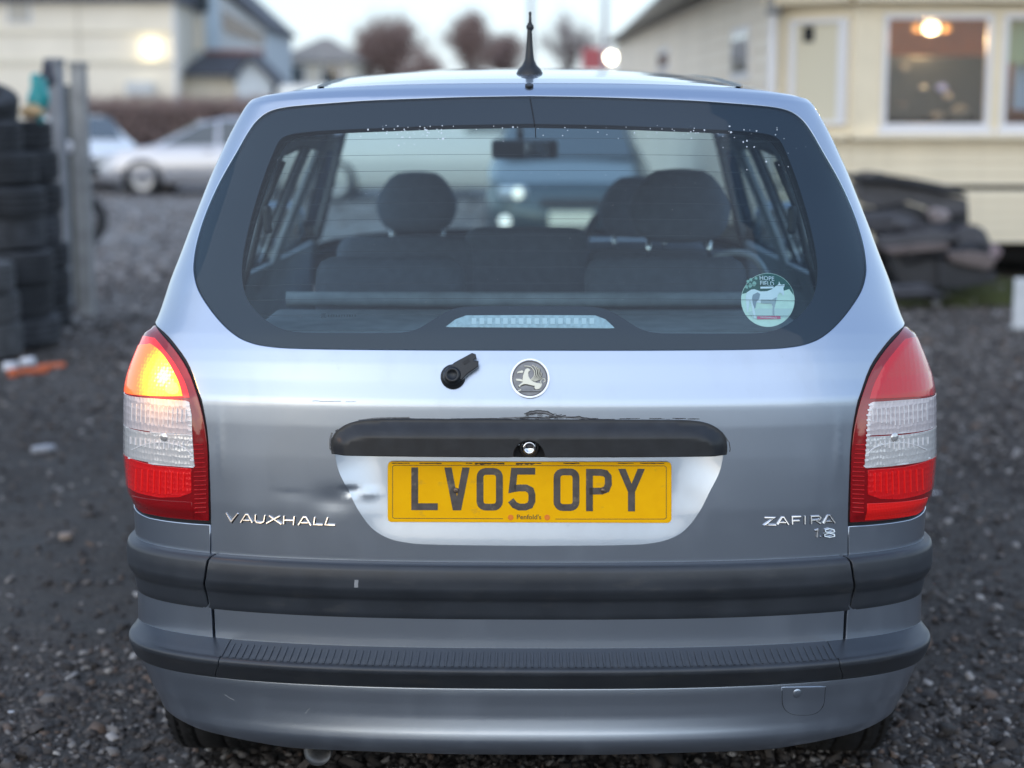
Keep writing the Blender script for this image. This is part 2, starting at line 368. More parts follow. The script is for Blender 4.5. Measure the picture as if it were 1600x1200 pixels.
def fill(outline, holes, g):
    """triangulated interior of a 2-D outline with holes, grid spacing g -> pts, tris, boundary loops"""
    pts = []; edges = []; loops = []
    for L in [outline] + list(holes):
        L = resample(L, g); b = len(pts); n = len(L); pts += L; edges += [(b + i, b + (i + 1) % n) for i in range(n)]; loops.append(list(range(b, b + n)))
    A = np.array(pts); lo, hi = A.min(0), A.max(0)
    xs = np.arange(lo[0] + g * .5, hi[0], g); ys = np.arange(lo[1] + g * .5, hi[1], g * .866)
    gx, gy = np.meshgrid(xs, ys); gx = gx + (np.arange(len(ys)) % 2 * g * .5)[:, None]; gx, gy = gx.ravel(), gy.ravel()
    if len(gx):
        O = [pts[i] for i in loops[0]]; k = pip(gx, gy, O)
        gx, gy = gx[k], gy[k]
        for Lp in loops[1:]:
            k = ~pip(gx, gy, [pts[i] for i in Lp]); gx, gy = gx[k], gy[k]
        d = np.full(len(gx), 1e9)
        for Lp in loops: d = np.minimum(d, pdist(gx, gy, [pts[i] for i in Lp]))
        k = d > g * .45; gx, gy = gx[k], gy[k]
    allp = [Vector(p) for p in pts] + [Vector((float(a), float(b))) for a, b in zip(gx, gy)]
    V, E, F, ov, oe, of = delaunay_2d_cdt(allp, edges, [], 0, 1e-7)
    V = np.array([tuple(v) for v in V]); F = np.array([f for f in F if len(f) == 3]); C = V[F].mean(1)
    k = pip(C[:, 0], C[:, 1], [pts[i] for i in loops[0]])
    for Lp in loops[1:]: k &= ~pip(C[:, 0], C[:, 1], [pts[i] for i in Lp])
    F = F[k]; m_ = {}
    for i, o in enumerate(ov):
        for j in o: m_[j] = i
    out_ = []
    for Lp in loops:
        q = []
        for j in Lp:
            k = m_.get(j)
            if k is not None and (not q or q[-1] != k): q.append(k)
        if len(q) > 1 and q[0] == q[-1]: q.pop()
        out_.append(q)
    loops = out_
    a, b, c = V[F[:, 0]], V[F[:, 1]], V[F[:, 2]]
    cr = (b[:, 0] - a[:, 0]) * (c[:, 1] - a[:, 1]) - (b[:, 1] - a[:, 1]) * (c[:, 0] - a[:, 0])
    F[cr < 0] = F[cr < 0][:, ::-1]; F = F[np.abs(cr) > 1e-12]
    return V, F, loops
def surface(name, Pf, Nf, outline, holes, g, m, parent, thick=.012, flip=False, roll=.0012, hroll=None):
    """a curved sheet with rolled edges and returned flanges, from a mapping of 2-D points"""
    V2, F, loops = fill(outline, holes, g)
    P = Pf(V2); N = Nf(V2)
    V = [P]; NN = [N]; FF = [F[:, ::-1] if flip else F]; base = len(P)
    if thick:
        for li, Lp in enumerate(loops):
            n = len(Lp); B2 = V2[Lp]; area = .5 * np.sum(B2[:, 0] * np.roll(B2[:, 1], -1) - np.roll(B2[:, 0], -1) * B2[:, 1])
            B, BN = P[Lp], N[Lp]; T = np.roll(B, -1, 0) - np.roll(B, 1, 0); T /= np.linalg.norm(T, axis=1, keepdims=True) + 1e-12
            sgn = 1 if area > 0 else -1
            if li > 0: sgn = -sgn
            if flip: sgn = -sgn
            lat = np.cross(T, BN) * sgn; lat /= np.linalg.norm(lat, axis=1, keepdims=True) + 1e-12
            r = roll if (li == 0 or hroll is None or hroll[li - 1] is None) else hroll[li - 1]
            rings = [(B, BN), (B + lat * r * .7 - BN * r * .3, BN * .7 + lat * .7), (B + lat * r - BN * r, lat), (B + lat * r - BN * thick, lat)]
            ids = [np.array(Lp)]
            for rp, rn in rings[1:]:
                V.append(rp); NN.append(rn); ids.append(np.arange(base, base + n)); base += n
            q = []
            for a in range(3):
                A_, B_ = ids[a], ids[a + 1]
                for i in range(n):
                    j = (i + 1) % n; f = (A_[i], B_[i], B_[j], A_[j]); q.append(f if sgn * (-1 if flip else 1) * (1) > 0 else f[::-1])
            FF.append(np.array(q))
    V = np.concatenate(V); NN = np.concatenate(NN); NN /= np.linalg.norm(NN, axis=1, keepdims=True) + 1e-12
    faces = []
    for f in FF: faces += [tuple(x) for x in f.tolist() if len(set(x)) == len(x)]
    NN = np.where(np.isfinite(NN), NN, 0.0); NN[np.linalg.norm(NN, axis=1) < .5] = (0, -1, 0)
    o = mesh_obj(name, V, faces, m, parent, smooth=True)
    # wind every face with its normals
    me = o.data; me.normals_split_custom_set_from_vertices([tuple(map(float, n)) for n in NN]); me.update()
    return o
def panel(name, skin, outline, m, parent, holes=(), off=0.0, g=.015, thick=.012, sgn=1, roll=.0012, hroll=None):
    """outline in metric skin coordinates (s*LREF, t)"""
    ol = [(x * sgn, t) for x, t in outline]; hs = [[(x * sgn, t) for x, t in h] for h in holes]
    Pf = lambda q: skin.P(q[:, 0] / LREF, q[:, 1], off); Nf = lambda q: skin.N(q[:, 0] / LREF, q[:, 1], off)
    return surface(name, Pf, Nf, ol, hs, g, m, parent, thick, roll=roll, hroll=hroll)
def M(skin, pts):
    """pixel outline -> metric skin coordinates; an entry ('e',u,v,s) goes to edge s at that height, ('s',s,v) is absolute"""
    out = []
    px = [(p[1], p[2]) if p[0] == 'e' else ((827, p[2]) if p[0] == 's' else p) for p in pts]; st = skin.inv(px)
    for p, q in zip(pts, st):
        if p[0] == 'e': out.append((p[3] * LREF, q[1]))
        elif p[0] == 's': out.append((p[1] * LREF, q[1]))
        else: out.append((q[0] * LREF, q[1]))
    return out
def skin_map(skin, off=0.0):
    def f(px):
        st = skin.inv(px); s, t = st[:, 0], st[:, 1]; return skin.P(s, t, off), skin.N(s, t, off)
    return f
def plane_map(y0, k=0.0, v0=768, x0=0.0):
    """plane y = y0 + k*(z - z(v0))"""
    z0 = zrow(v0, y0)
    def f(px):
        px = np.atleast_2d(np.asarray(px, float)); P = []
        for u, v in px:
            d = ray(u, v); tt = (y0 - CAM[1] + k * (CAM[2] - z0)) / (d[1] - k * d[2]); P.append(CAM + d * tt)
        n = np.array((0, -1, k)); n = n / np.linalg.norm(n); return np.array(P), np.tile(n, (len(px), 1))
    return f
def flat(name, mp, poly, m, parent, off=.001, thick=.001, holes=(), g=None, roll=.0003):
    """a thin solid piece whose outline is given in pixels and laid on a surface"""
    g = g or 12.0
    def Pf(q):
        p, n = mp(q * [1, -1]); return p + n * off
    def Nf(q): return mp(q * [1, -1])[1]
    return surface(name, Pf, Nf, [(u, -v) for u, v in poly], [[(u, -v) for u, v in h] for h in holes], g, m, parent, thick, roll=min(roll, thick * .5))
def ribbons(name, mp, paths, width, height, m, parent, closed=(), base_off=0.0, round_=.7, lean=0.0):
    """raised strokes (lettering) along pixel paths, each with a crowned section"""
    V = []; F = []
    for pi_, path in enumerate(paths):
        cl = pi_ in closed if not isinstance(closed, bool) else closed
        P = [np.array(p, float) for p in path]; n = len(P); sec = []
        wd = width[pi_] if isinstance(width, (list, tuple)) else width
        for i in range(n):
            if cl: a, b = P[i - 1], P[(i + 1) % n]
            else: a, b = P[max(i - 1, 0)], P[min(i + 1, n - 1)]
            d0 = P[i] - a if (cl or i > 0) else b - P[i]; d1 = b - P[i] if (cl or i < n - 1) else P[i] - a
            d0 = d0 / (np.hypot(*d0) + 1e-9); d1 = d1 / (np.hypot(*d1) + 1e-9); t = d0 + d1; t /= np.hypot(*t) + 1e-9
            nn = np.array((-t[1], t[0])); k = 1 / max(.45, float(nn @ np.array((-d0[1], d0[0])))); h = wd / 2 * k
            sec.append((P[i] + nn * h, P[i] + nn * h * round_, P[i] - nn * h * round_, P[i] - nn * h))
        px = np.array(sec).reshape(-1, 2); pos, nor = mp(px); hh = height + pi_ * 7e-5
        offs = np.tile([base_off, base_off + hh, base_off + hh, base_off], n) + np.tile([0, 1, 1, 0], n) * lean * (px[:, 1] - px[:, 1].min()); pos = pos + nor * offs[:, None]; b0 = len(V); V += list(pos)
        for i in range(n if cl else n - 1):
            j = (i + 1) % n
            for k in range(3): F.append((b0 + i * 4 + k, b0 + i * 4 + k + 1, b0 + j * 4 + k + 1, b0 + j * 4 + k))
        if not cl: F.append((b0, b0 + 1, b0 + 2, b0 + 3)); F.append(tuple(b0 + (n - 1) * 4 + k for k in (3, 2, 1, 0)))
    o = mesh_obj(name, V, F, m, parent)
    bm = bmesh.new(); bm.from_mesh(o.data); bmesh.ops.recalc_face_normals(bm, faces=bm.faces); bm.to_mesh(o.data); bm.free()
    return o
# ------------------------------------------------------------------ materials of the people carrier
def paint_mat():
    m = mat('silver_grey_metallic_paint', (.44, .51, .615), rough=.28, metal=.93, coat=1.0, coat_rough=.035)
    t = m.node_tree; b = t.nodes['Principled BSDF']; tc = t.nodes.new('ShaderNodeTexCoord')
    v = t.nodes.new('ShaderNodeTexVoronoi'); v.inputs['Scale'].default_value = 1400; t.links.new(tc.outputs['Object'], v.inputs['Vector'])
    bp = t.nodes.new('ShaderNodeBump'); bp.inputs['Strength'].default_value = .05; bp.inputs['Distance'].default_value = .0004
    t.links.new(v.outputs['Distance'], bp.inputs['Height']); t.links.new(bp.outputs[0], b.inputs['Normal'])
    n = t.nodes.new('ShaderNodeTexNoise'); n.inputs['Scale'].default_value = 9; n.inputs['Detail'].default_value = 3; t.links.new(tc.outputs['Object'], n.inputs['Vector'])
    b2 = t.nodes.new('ShaderNodeBump'); b2.inputs['Strength'].default_value = .06; b2.inputs['Distance'].default_value = .01
    t.links.new(n.outputs['Fac'], b2.inputs['Height']); t.links.new(b2.outputs[0], b.inputs['Coat Normal'])
    ramp_stain(m, 7, .52, .80, (.20, .20, .20), .5, (1, 1, .5), fac=.14)
    ramp_stain(m, 60, .66, .80, (.14, .13, .12), .6, (1, 1, .6), fac=.16)
    return m
paint = paint_mat()
plastic = mat('dark_grey_bumper_plastic', (.036, .042, .052), rough=.38, noise=(11, .18, 6), bump=(500, .15, .0006), rvar=.08)
ramp_stain(plastic, 12, .55, .8, (.12, .115, .11), .7, (1, 1, 3), fac=.35)
black = mat('black_trim_plastic', (.016, .018, .022), rough=.38, noise=(30, .3, 6), bump=(700, .1, .0004))
ramp_stain(black, 25, .55, .85, (.05, .05, .052), .6, (1, 1, 3), fac=.4)
seal = mat('black_rubber_seal', (.008, .009, .012), rough=.5)
hollow = mat('dark_inner_metal', (.010, .011, .013), rough=.8)
chrome = mat('chrome', (.78, .78, .80), rough=.09, metal=1, noise=(60, .1, 3))
satin = mat('satin_grey_metal', (.20, .20, .205), rough=.38, metal=1, noise=(80, .15, 4))
ivory = mat('pale_gold_metal', (.62, .60, .50), rough=.30, metal=.75)
tyre_m = mat('black_tyre_rubber', (.014, .014, .015), rough=.75, noise=(20, .4, 5), bump=(200, .3, .001))
steel_m = mat('dull_steel', (.34, .34, .34), rough=.4, metal=.8, noise=(30, .3, 4))
rear_glass = glass_mat('tinted_rear_glass', (.72, .87, .92), dust_veil=.018, dust_veil_col=(.36, .50, .64), ior=1.52)  # blue-tinted film: dust plus the sky's veil put into its colour
side_glass = glass_mat('side_glass', (.84, .93, .93), dust_veil=.03)
frit_m = mat('black_ceramic_border', (.006, .010, .022), rough=.4)
trim_in = mat('grey_interior_trim', (.34, .38, .43), rough=.75, noise=(14, .15, 4))
headlin = mat('dark_headliner_cloth', (.24, .28, .33), rough=.95, noise=(60, .2, 3))
seat_m = mat('charcoal_seat_cloth', (.10, .122, .16), rough=.95, noise=(40, .12, 4), bump=(300, .3, .001))
cover_m = mat('grey_load_cover', (.28, .32, .36), rough=.8, noise=(20, .2, 4))

car = empty('people_carrier', (0, 0, 0), 0, 'silver-grey people carrier with yellow plate, dented tailgate and lit left rear indicator', 'car')

# ------------------------------------------------------------------ tailgate skin
seamL = [(338, 1007), (335, 960), (332, 905), (331, 875), (330.5, 818), (328.5, 740), (327, 700), (321, 650), (311.5, 612), (297.5, 573), (277, 541), (257, 518), (243, 503)]
LP = M(main, seamL)
t_hdr = float(main.inv([(827, 130)])[0, 1])
tip_t = LP[-1][1]
def sedge(t): return 1.05 - .065 * float(smooth01(.85, 1.12, t))
LP = [LP[0]] + spline(LP[3:], m=3) + [(-1.05 * LREF, tip_t + .012)] + [(-(sedge(t) - .05 * float(smooth01(t_hdr - .05, t_hdr - .004, t))) * LREF, t) for t in np.linspace(tip_t + .04, t_hdr - .004, 22)]
tail_out = LP + [(-x, t) for x, t in LP[::-1]]
glassL = spline([(827, 150), (740, 151.5), (650, 154.5), (575, 157.5), (510, 162), (462, 166), (437, 169.5), (417, 176), (400, 189), (386, 208), (370, 236), (342, 285), (321, 332), (308, 373), (302.5, 404), (302.5, 428), (310, 454),
                 (327, 481), (346, 504), (366, 522), (386, 533), (416, 540.5), (475, 544.5), (640, 546.5), (827, 547)], m=4)
clearL = spline([(827, 191), (700, 193.5), (615, 197), (520, 201), (470, 205), (446, 210), (434, 219), (424, 240), (412, 270), (394, 326), (381, 380), (376, 417), (378, 445), (386, 468), (405, 491), (429, 508), (456, 516.5), (496, 519),
                 (600, 519), (629, 518), (653, 512), (678, 497), (700, 484.5), (722, 478.5), (760, 477), (827, 477)], m=4)
gM = M(main, glassL); cM = M(main, clearL)
glass_out = gM + [(-x, t) for x, t in gM[::-1][1:-1]]
clear_out = cM + [(-x, t) for x, t in cM[::-1][1:-1]]
def grow(poly, d):
    A = np.array(poly); n = len(A); T = np.roll(A, -1, 0) - np.roll(A, 1, 0); T /= np.linalg.norm(T, axis=1, keepdims=True) + 1e-12
    area = .5 * np.sum(A[:, 0] * np.roll(A[:, 1], -1) - np.roll(A[:, 0], -1) * A[:, 1]); s = 1 if area > 0 else -1
    return [tuple(p) for p in A + np.stack([T[:, 1], -T[:, 0]], 1) * s * d]
recL = spline([(523, 692), (524, 712), (530, 738), (545, 768), (558, 794), (578, 822), (600, 838), (630, 847), (680, 851), (827, 853)], m=5)
rM = M(main, recL); rec_path = rM + [(-x, t) for x, t in rM[::-1][1:]]
rec_poly = rec_path; t_rt, t_rb = main.trow(692), main.trow(853)
dent = M(main, [(546, 768), (520, 782), (575, 772), (455, 772)])
press = M(main, [(345, 640), (352, 700), (344, 690)])
def tail_off(s, t):
    x = np.asarray(s) * LREF; t = np.asarray(t); sh = x.shape; xf, tf = x.ravel(), t.ravel()
    o = np.zeros(len(xf))
    o -= .0022 * np.exp(-(((xf - dent[0][0]) / .016) ** 2 + ((tf - dent[0][1]) / .008) ** 2))
    o -= .0020 * np.exp(-(((xf - dent[1][0]) / .034) ** 2 + ((tf - dent[1][1]) / .022) ** 2))
    o += .0012 * np.exp(-(((xf - dent[2][0]) / .018) ** 2 + ((tf - dent[2][1]) / .010) ** 2))
    o -= .0004 * np.exp(-(((xf - dent[3][0]) / .030) ** 2 + ((tf - dent[3][1]) / .008) ** 2))
    for px_, sg in ((1, 1), (-1, 1)):     # shallow upright crease beside each lamp
        o += .0010 * np.exp(-(((xf - px_ * abs(press[0][0])) / .006) ** 2 + ((tf - press[1][1]) / .05) ** 2))
    return o.reshape(sh)
tail_glass_hole = grow(glass_out, .0022)
rec_poly = [(x, t) for x, t in rec_poly]
side_path = rec_path
def rec_off(s, t):
    x = np.asarray(s, float) * LREF; t = np.asarray(t, float); xf, tf = x.ravel(), t.ravel(); d = pdist(xf, tf, side_path, closed=False); ins = pip(xf, tf, rec_poly); d = np.where(ins, d, -d)
    k = np.clip((tf - t_rb) / (t_rt - t_rb), 0, 1); w_ = .075; q = np.clip(d / w_, -.2, 1); f = np.where(q > 0, 1 - (1 - q) ** 2, 2 * q)
    return (-(.004 + .013 * k) * f).reshape(x.shape) + tail_off(s, t)
tailgate = panel('tailgate', main, tail_out, paint, car, holes=[tail_glass_hole, rec_poly], off=tail_off, g=.010, thick=.018, roll=.002, hroll=[None, .0002])
panel('plate_recess', main, rec_poly, paint, tailgate, off=rec_off, g=.010, thick=.003, roll=.0001)
glass = panel('rear_window', main, grow(glass_out, -.0006), rear_glass, car, off=-.0006, g=.02, thick=.0035, roll=.0006)
panel('ceramic_border', main, grow(glass_out, -.001), frit_m, glass, holes=[clear_out], off=-.0052, g=.016, thick=.001, roll=.0002)
panel('window_seal', main, grow(glass_out, .006), seal, glass, holes=[grow(glass_out, -.012)], off=-.0072, g=.02, thick=.01)
# heating wires
hot = mat('heater_wire', (.03, .025, .025), rough=.5)
for k in range(13):
    v = 214 + k * 25.2 - (0 if k < 10 else 1)
    tt = main.trow(v); segs = []
    cx = np.linspace(-.62, .62, 160); ins = pip(cx, np.full(160, tt), clear_out); cx = cx[ins]
    if len(cx) < 2: continue
    runs = np.split(cx, np.where(np.diff(cx) > .02)[0] + 1)
    for rn in runs:
        V = []; F = []
        if len(rn) < 3: continue
        rn = np.concatenate([[rn[0] - .006], rn, [rn[-1] + .006]]); b0 = len(V)
        for x in rn:
            for dd, of in ((-.00035, -.0048), (.00035, -.0048)): V.append(main.P(np.array(x / LREF), np.array(tt + dd), of))
        for i in range(len(rn) - 1): F.append((b0 + 2 * i, b0 + 2 * i + 2, b0 + 2 * i + 3, b0 + 2 * i + 1))
        mesh_obj('heating_line', V, F, hot, glass)
# high brake lamp in the lower border
hb = M(main, [(697, 509), (712, 498), (728, 492), (827, 491.5), (930, 492), (946, 498), (960, 511), (827, 510)])
lamp_clear = mat('clear_lamp_lens', (.50, .56, .58), rough=.18, coat=1, noise=(120, .2, 3))
hbl = panel('high_brake_lamp', main, hb, lamp_clear, glass, off=-.0042, g=.01, thick=.001)
led_m = mat('pale_lamp_cell', (.75, .78, .78), rough=.2, coat=1)
for k in range(16):
    u = 737 + k * 12.3
    flat('lamp_cell', skin_map(main), [(u, 496), (u + 7, 496), (u + 7, 505), (u, 505)], led_m, hbl, off=-.0034, thick=.0006)
# small maker's print on the glass
mk = mat('grey_glass_print', (.02, .03, .04), rough=.6)
gmap = skin_map(main)
flat('glass_print', gmap, [(501, 488), (508, 488), (508, 495), (501, 495)], mk, glass, off=-.0047, thick=.0002)
for k in range(11):
    u = 511 + k * 4.2; flat('glass_print', gmap, [(u, 490), (u + 2.6, 490), (u + 2.6, 494), (u, 494)], mk, glass, off=-.0047, thick=.0002)

# dark inner body seen through every gap
Lq = [(-1.0 * LREF, t) for t in np.linspace(.02, main.trow(150), 14)]
inner_hole = grow(clear_out, .020)
panel('inner_frame', main, Lq + [(-x, t) for x, t in Lq[::-1]], hollow, car, holes=[inner_hole], off=-.040, g=.04, thick=.01)
# interior trim round the window
trim_hole = grow(clear_out, .012)
def big(poly, k=1.0): return poly
trim_out = grow(glass_out, -.004)

# ------------------------------------------------------------------ roof
_ro = [(-1.05 * LREF, t) for t in np.linspace(t_hdr + .004, 2.60, 4)]
t_ws = float(main.ts[np.argmin(np.abs(main.tab[0] - 2.66))])      # top of the windscreen
roof_l = [(-(.935 + .065 * float(smooth01(t_hdr, t_hdr + .16, t))) * LREF, t) for t in np.linspace(t_hdr + .004, t_ws, 40)]
roof = panel('roof', main, roof_l + [(-x, t) for x, t in roof_l[::-1]], paint, car, g=.035, thick=.004, roll=.001)
hl = [(-.90 * LREF, t) for t in np.linspace(t_hdr + .06, t_ws - .02, 30)]
panel('headliner', main, hl + [(-x, t) for x, t in hl[::-1]], headlin, car, off=-.045, g=.05, thick=.004)
for sg in (-1, 1):        # black strip let into each side of the roof
    V = []; F = []
    ts = np.linspace(t_hdr + .012, t_ws - .02, 60); xs_ = .565
    for i, t in enumerate(ts):
        for dx, of in ((-.008, .0), (-.006, .0035), (.006, .0035), (.008, .0)):
            V.append(main.P(np.array(sg * (xs_ + dx) / LREF), np.array(t), of))
    for i in range(len(ts) - 1):
        for k in range(3):
            f = (i * 4 + k, i * 4 + k + 1, i * 4 + k + 5, i * 4 + k + 4); F.append(f if sg > 0 else f)
    mesh_obj('roof_moulding', V, F, black, car)
# aerial and washer jet
ya = .62; za = float(main.raw(np.array(0.0), np.array(float(np.interp(ya, main.tab[0][:1600], main.ts[:1600]))))[2])
q = at(825, 106, ya)
zb = za - .004
ae = lathe('aerial', [(0, .029), (.006, .0285), (.014, .024), (.022, .016), (.034, .0105), (.05, .0085), (.075, .0065), (.098, .0052), (.112, .0048)], black, car, axis='z', c=(0, ya, zb), n=24)
ae.data.transform(Matrix.Identity(4))
kx = (at(829, 20, ya)[2] - zb)
lathe('aerial_tip', [(.112, .0048), (kx * .70, .0042), (kx * .76, .0085), (kx * .80, .0080), (kx * .83, .004), (kx * .95, .0028), (kx, .0035), (kx + .003, .001)], black, ae, axis='z', c=(.001, ya + .001, zb), n=14)
p_, n_ = skin_map(main)([(827, 136)])
p_ = p_[0]; n_ = n_[0]
cyl('washer_jet', p_ - n_ * .004, p_ + n_ * .006, .0085, black, car, n=20, bevel=.0015)

# ------------------------------------------------------------------ corner panels, mouldings, step, skirt
def side_pair(fn):
    for sg in (1, -1): fn(sg)
crn = M(main, [(333, 821.5), (300, 819.5), (262, 815.5), (232, 810), (217, 803), (209, 793), ('e', 206, 790, -1.06), ('e', 200, 860, -1.06), ('e', 210, 985, -1.06), ('e', 215, 1015, -1.06), (334, 1020), (334, 960), (331, 905), (332, 875)])
crn[-3] = (M(main, [(337.5, 1020)])[0]); crn[-2] = (crn[-2][0] + .0, crn[-2][1])
side_pair(lambda sg: panel('corner_panel', main, [(x - .0075 if i in (0, len(crn) - 1, len(crn) - 2, len(crn) - 3, len(crn) - 4) else x, t) for i, (x, t) in enumerate(crn)], paint, car, g=.02, thick=.018, sgn=sg, roll=.002))
tm0, tm1 = .006, mould.tmax - .006
ml = M(mould, [(336, 968), (329, 945), (324, 925), (323, 903), (331, 880)])
mlc = [(ml[0][0], tm0)] + ml[1:-1] + [(ml[-1][0], tm1)]
panel('tailgate_moulding', mould, mlc + [(-x, t) for x, t in mlc[::-1]], plastic, car, g=.012, thick=.004, roll=.002)
side_pair(lambda sg: panel('corner_moulding', mould, [(x - .0075, t) for x, t in mlc] + [(-1.25 * LREF, t) for t in np.linspace(tm1, tm0, 5)], plastic, car, g=.012, thick=.004, sgn=sg, roll=.002))
# body-coloured line along the top of the moulding
ts0, ts1 = .004, step.tmax - .004
sl = M(step, [(340, 1076), (339, 1068), (339, 1058), (343, 1040), (352, 1018)])
slc = [(sl[0][0], ts0)] + sl[1:-1] + [(sl[-1][0] + .004, ts1)]
stp = panel('bumper_step', step, slc + [(-x, t) for x, t in slc[::-1]], plastic, car, g=.012, thick=.006, roll=.002)
cap = step
sc_ = [(x - .0045, t) for x, t in slc]
side_pair(lambda sg: panel('bumper_cap', cap, sc_ + [(-1.22 * LREF, t) for t in np.linspace(cap.tmax - .004, .004, 5)], plastic, car, g=.012, thick=.006, sgn=sg, roll=.002))
# tread ribs on the step
V = []; F = []
t_a, t_b = step.trow(1043), step.trow(1020)
for k in range(88):
    x = (-.575 + k * 1.15 / 87); b0 = len(V)
    for tt in (t_a, t_b):
        for dx, of in ((-.0026, -.0004), (-.0018, .0016), (.0018, .0016), (.0026, -.0004)): V.append(step.P(np.array((x + dx) / LREF), np.array(tt), of))
    for i in range(3): F.append((b0 + i, b0 + i + 1, b0 + i + 5, b0 + i + 4))
    F.append((b0, b0 + 1, b0 + 2, b0 + 3)); F.append((b0 + 7, b0 + 6, b0 + 5, b0 + 4))
tag(mesh_obj('tread_ribs', V, F, plastic, stp), kind='stuff')
skb = spline([(827, 1179), (700, 1178), (580, 1174), (465, 1169), (402, 1160), (345, 1148), (307, 1137), (275, 1121), (254, 1104)], m=3)
sk = M(skirt, skb); t_top = skirt.tmax - .006
skl = sk + [(-1.0 * LREF, sk[-1][1] + .012), (-1.08 * LREF, sk[-1][1] + .035), (-1.08 * LREF, t_top)]
sko = skl + [(-x, t) for x, t in skl[::-1][:-1]]
skirt_o = panel('rear_skirt', skirt, sko, paint, car, g=.014, thick=.03, roll=.004)
box('under_tray', (0, .45, .34), (1.10, .56, .08), hollow, car, bevel=.02)
box('floor_pan', (0, 2.0, .30), (1.30, 3.2, .12), hollow, car, bevel=.02)
smap = skin_map(skirt)
tow = [(1222, 1074), (1222, 1096), (1226, 1108), (1236, 1115), (1250, 1117), (1268, 1116), (1280, 1110), (1287, 1098), (1289, 1073)]
tw = flat('towing_eye_cover', smap, tow, paint, skirt_o, off=.0016, thick=.002, g=8, roll=.0012)
ribbons('cover_groove', smap, [spline(tow, m=3)], 1.0, .0019, plastic, tw)
pt, nn_ = smap([(1245, 1083)])
lathe('cover_stud', [(0, .009), (.0008, .0075), (.0014, .004), (.0016, .0001)], paint, tw, axis='z', n=20)
st_o = bpy.data.objects['cover_stud']; st_o.matrix_world = Matrix.Translation(Vector(pt[0] + nn_[0] * .0016)) @ Vector(nn_[0]).to_track_quat('Z', 'Y').to_matrix().to_4x4()
# exhaust pipe
ex = at(505, 1172, .10)
lathe('exhaust_pipe', [(-.02, .0), (-.02, .026), (.0, .029), (.0, .026), (.4, .026)][1:], steel_m, car, axis='y', c=(ex[0], .03, .246), n=28)
# ------------------------------------------------------------------ tail lamps
def lamp_mat(name, col, rough=.12, wave=900, amt=.5, metal=0.0, emit=None, dist=.002):
    m = mat(name, col, rough=rough, metal=metal, coat=1, coat_rough=.02); t = m.node_tree; b = t.nodes['Principled BSDF']
    tc = t.nodes.new('ShaderNodeTexCoord'); mp = t.nodes.new('ShaderNodeMapping'); mp.inputs['Scale'].default_value = (wave, wave * .3, wave * .55); t.links.new(tc.outputs['Object'], mp.inputs[0])
    v = t.nodes.new('ShaderNodeTexVoronoi'); v.inputs['Scale'].default_value = .1; v.inputs['Randomness'].default_value = .25; t.links.new(mp.outputs[0], v.inputs['Vector'])
    bp = t.nodes.new('ShaderNodeBump'); bp.inputs['Strength'].default_value = amt; bp.inputs['Distance'].default_value = dist
    t.links.new(v.outputs['Distance'], bp.inputs['Height']); t.links.new(bp.outputs[0], b.inputs['Normal'])
    return m
red_deep = lamp_mat('deep_red_lens', (.27, .002, .005), wave=700, amt=.15)
red_mid = lamp_mat('red_lens', (.60, .006, .012), wave=900, amt=.35)
red_bright = lamp_mat('bright_red_reflector', (1.0, .012, .010), rough=.3, wave=3000, amt=.3)
red_lit = lamp_mat('glowing_red_lens', (.60, .006, .012), wave=900, amt=.35)
red_lit.node_tree.nodes['Principled BSDF'].inputs['Emission Color'].default_value = (1, .02, .01, 1); red_lit.node_tree.nodes['Principled BSDF'].inputs['Emission Strength'].default_value = .45
red_facet = lamp_mat('faceted_red_lens', (.85, .008, .012), rough=.18, wave=1700, amt=.45, metal=.1, dist=.003)
pinkish = lamp_mat('frosted_clear_lens', (.70, .64, .66), rough=.22, wave=1300, amt=.55, metal=.15, dist=.003)
clearf = lamp_mat('faceted_clear_lens', (.80, .80, .80), rough=.14, wave=1500, amt=.45, metal=.35, dist=.003)
white_rib = mat('clear_lens_rib', (.80, .80, .82), rough=.15, coat=1)
dark_red_line = mat('red_lens_rib', (.10, .002, .004), rough=.3, coat=1)
# lit indicator: the bulb behind the lens, brightest next to it
amber = bpy.data.materials.new('lit_amber_lens'); amber.use_nodes = True; _t = amber.node_tree; _b = _t.nodes['Principled BSDF']
_b.inputs['Base Color'].default_value = (.9, .25, .02, 1); _b.inputs['Roughness'].default_value = .15; _b.inputs['Coat Weight'].default_value = 1
_g = _t.nodes.new('ShaderNodeNewGeometry'); _d = _t.nodes.new('ShaderNodeVectorMath'); _d.operation = 'DISTANCE'
BULB, _bn = skin_map(main)([(262, 590)]); BULB = BULB[0]
_d.inputs[1].default_value = tuple(BULB); _t.links.new(_g.outputs['Position'], _d.inputs[0])
_v = _t.nodes.new('ShaderNodeTexVoronoi'); _v.inputs['Scale'].default_value = 150; _v.inputs['Randomness'].default_value = .25; _t.links.new(_g.outputs['Position'], _v.inputs['Vector'])
_ad = _t.nodes.new('ShaderNodeMath'); _ad.operation = 'MULTIPLY_ADD'; _ad.inputs[1].default_value = 3.2; _t.links.new(_v.outputs['Distance'], _ad.inputs[0])
_cr = _t.nodes.new('ShaderNodeValToRGB'); e = _cr.color_ramp.elements
_sc = _t.nodes.new('ShaderNodeMath'); _sc.operation = 'MULTIPLY'; _sc.inputs[1].default_value = 1 / .085
_t.links.new(_d.outputs['Value'], _sc.inputs[0]); _ml = _t.nodes.new('ShaderNodeMath'); _ml.operation = 'MULTIPLY'; _ml.inputs[1].default_value = .09
_t.links.new(_v.outputs['Distance'], _ad.inputs[0]); _sub = _t.nodes.new('ShaderNodeMath'); _sub.operation = 'ADD'
_t.links.new(_v.outputs['Distance'], _ml.inputs[0]); _ml.inputs[1].default_value = 12.0 * .5
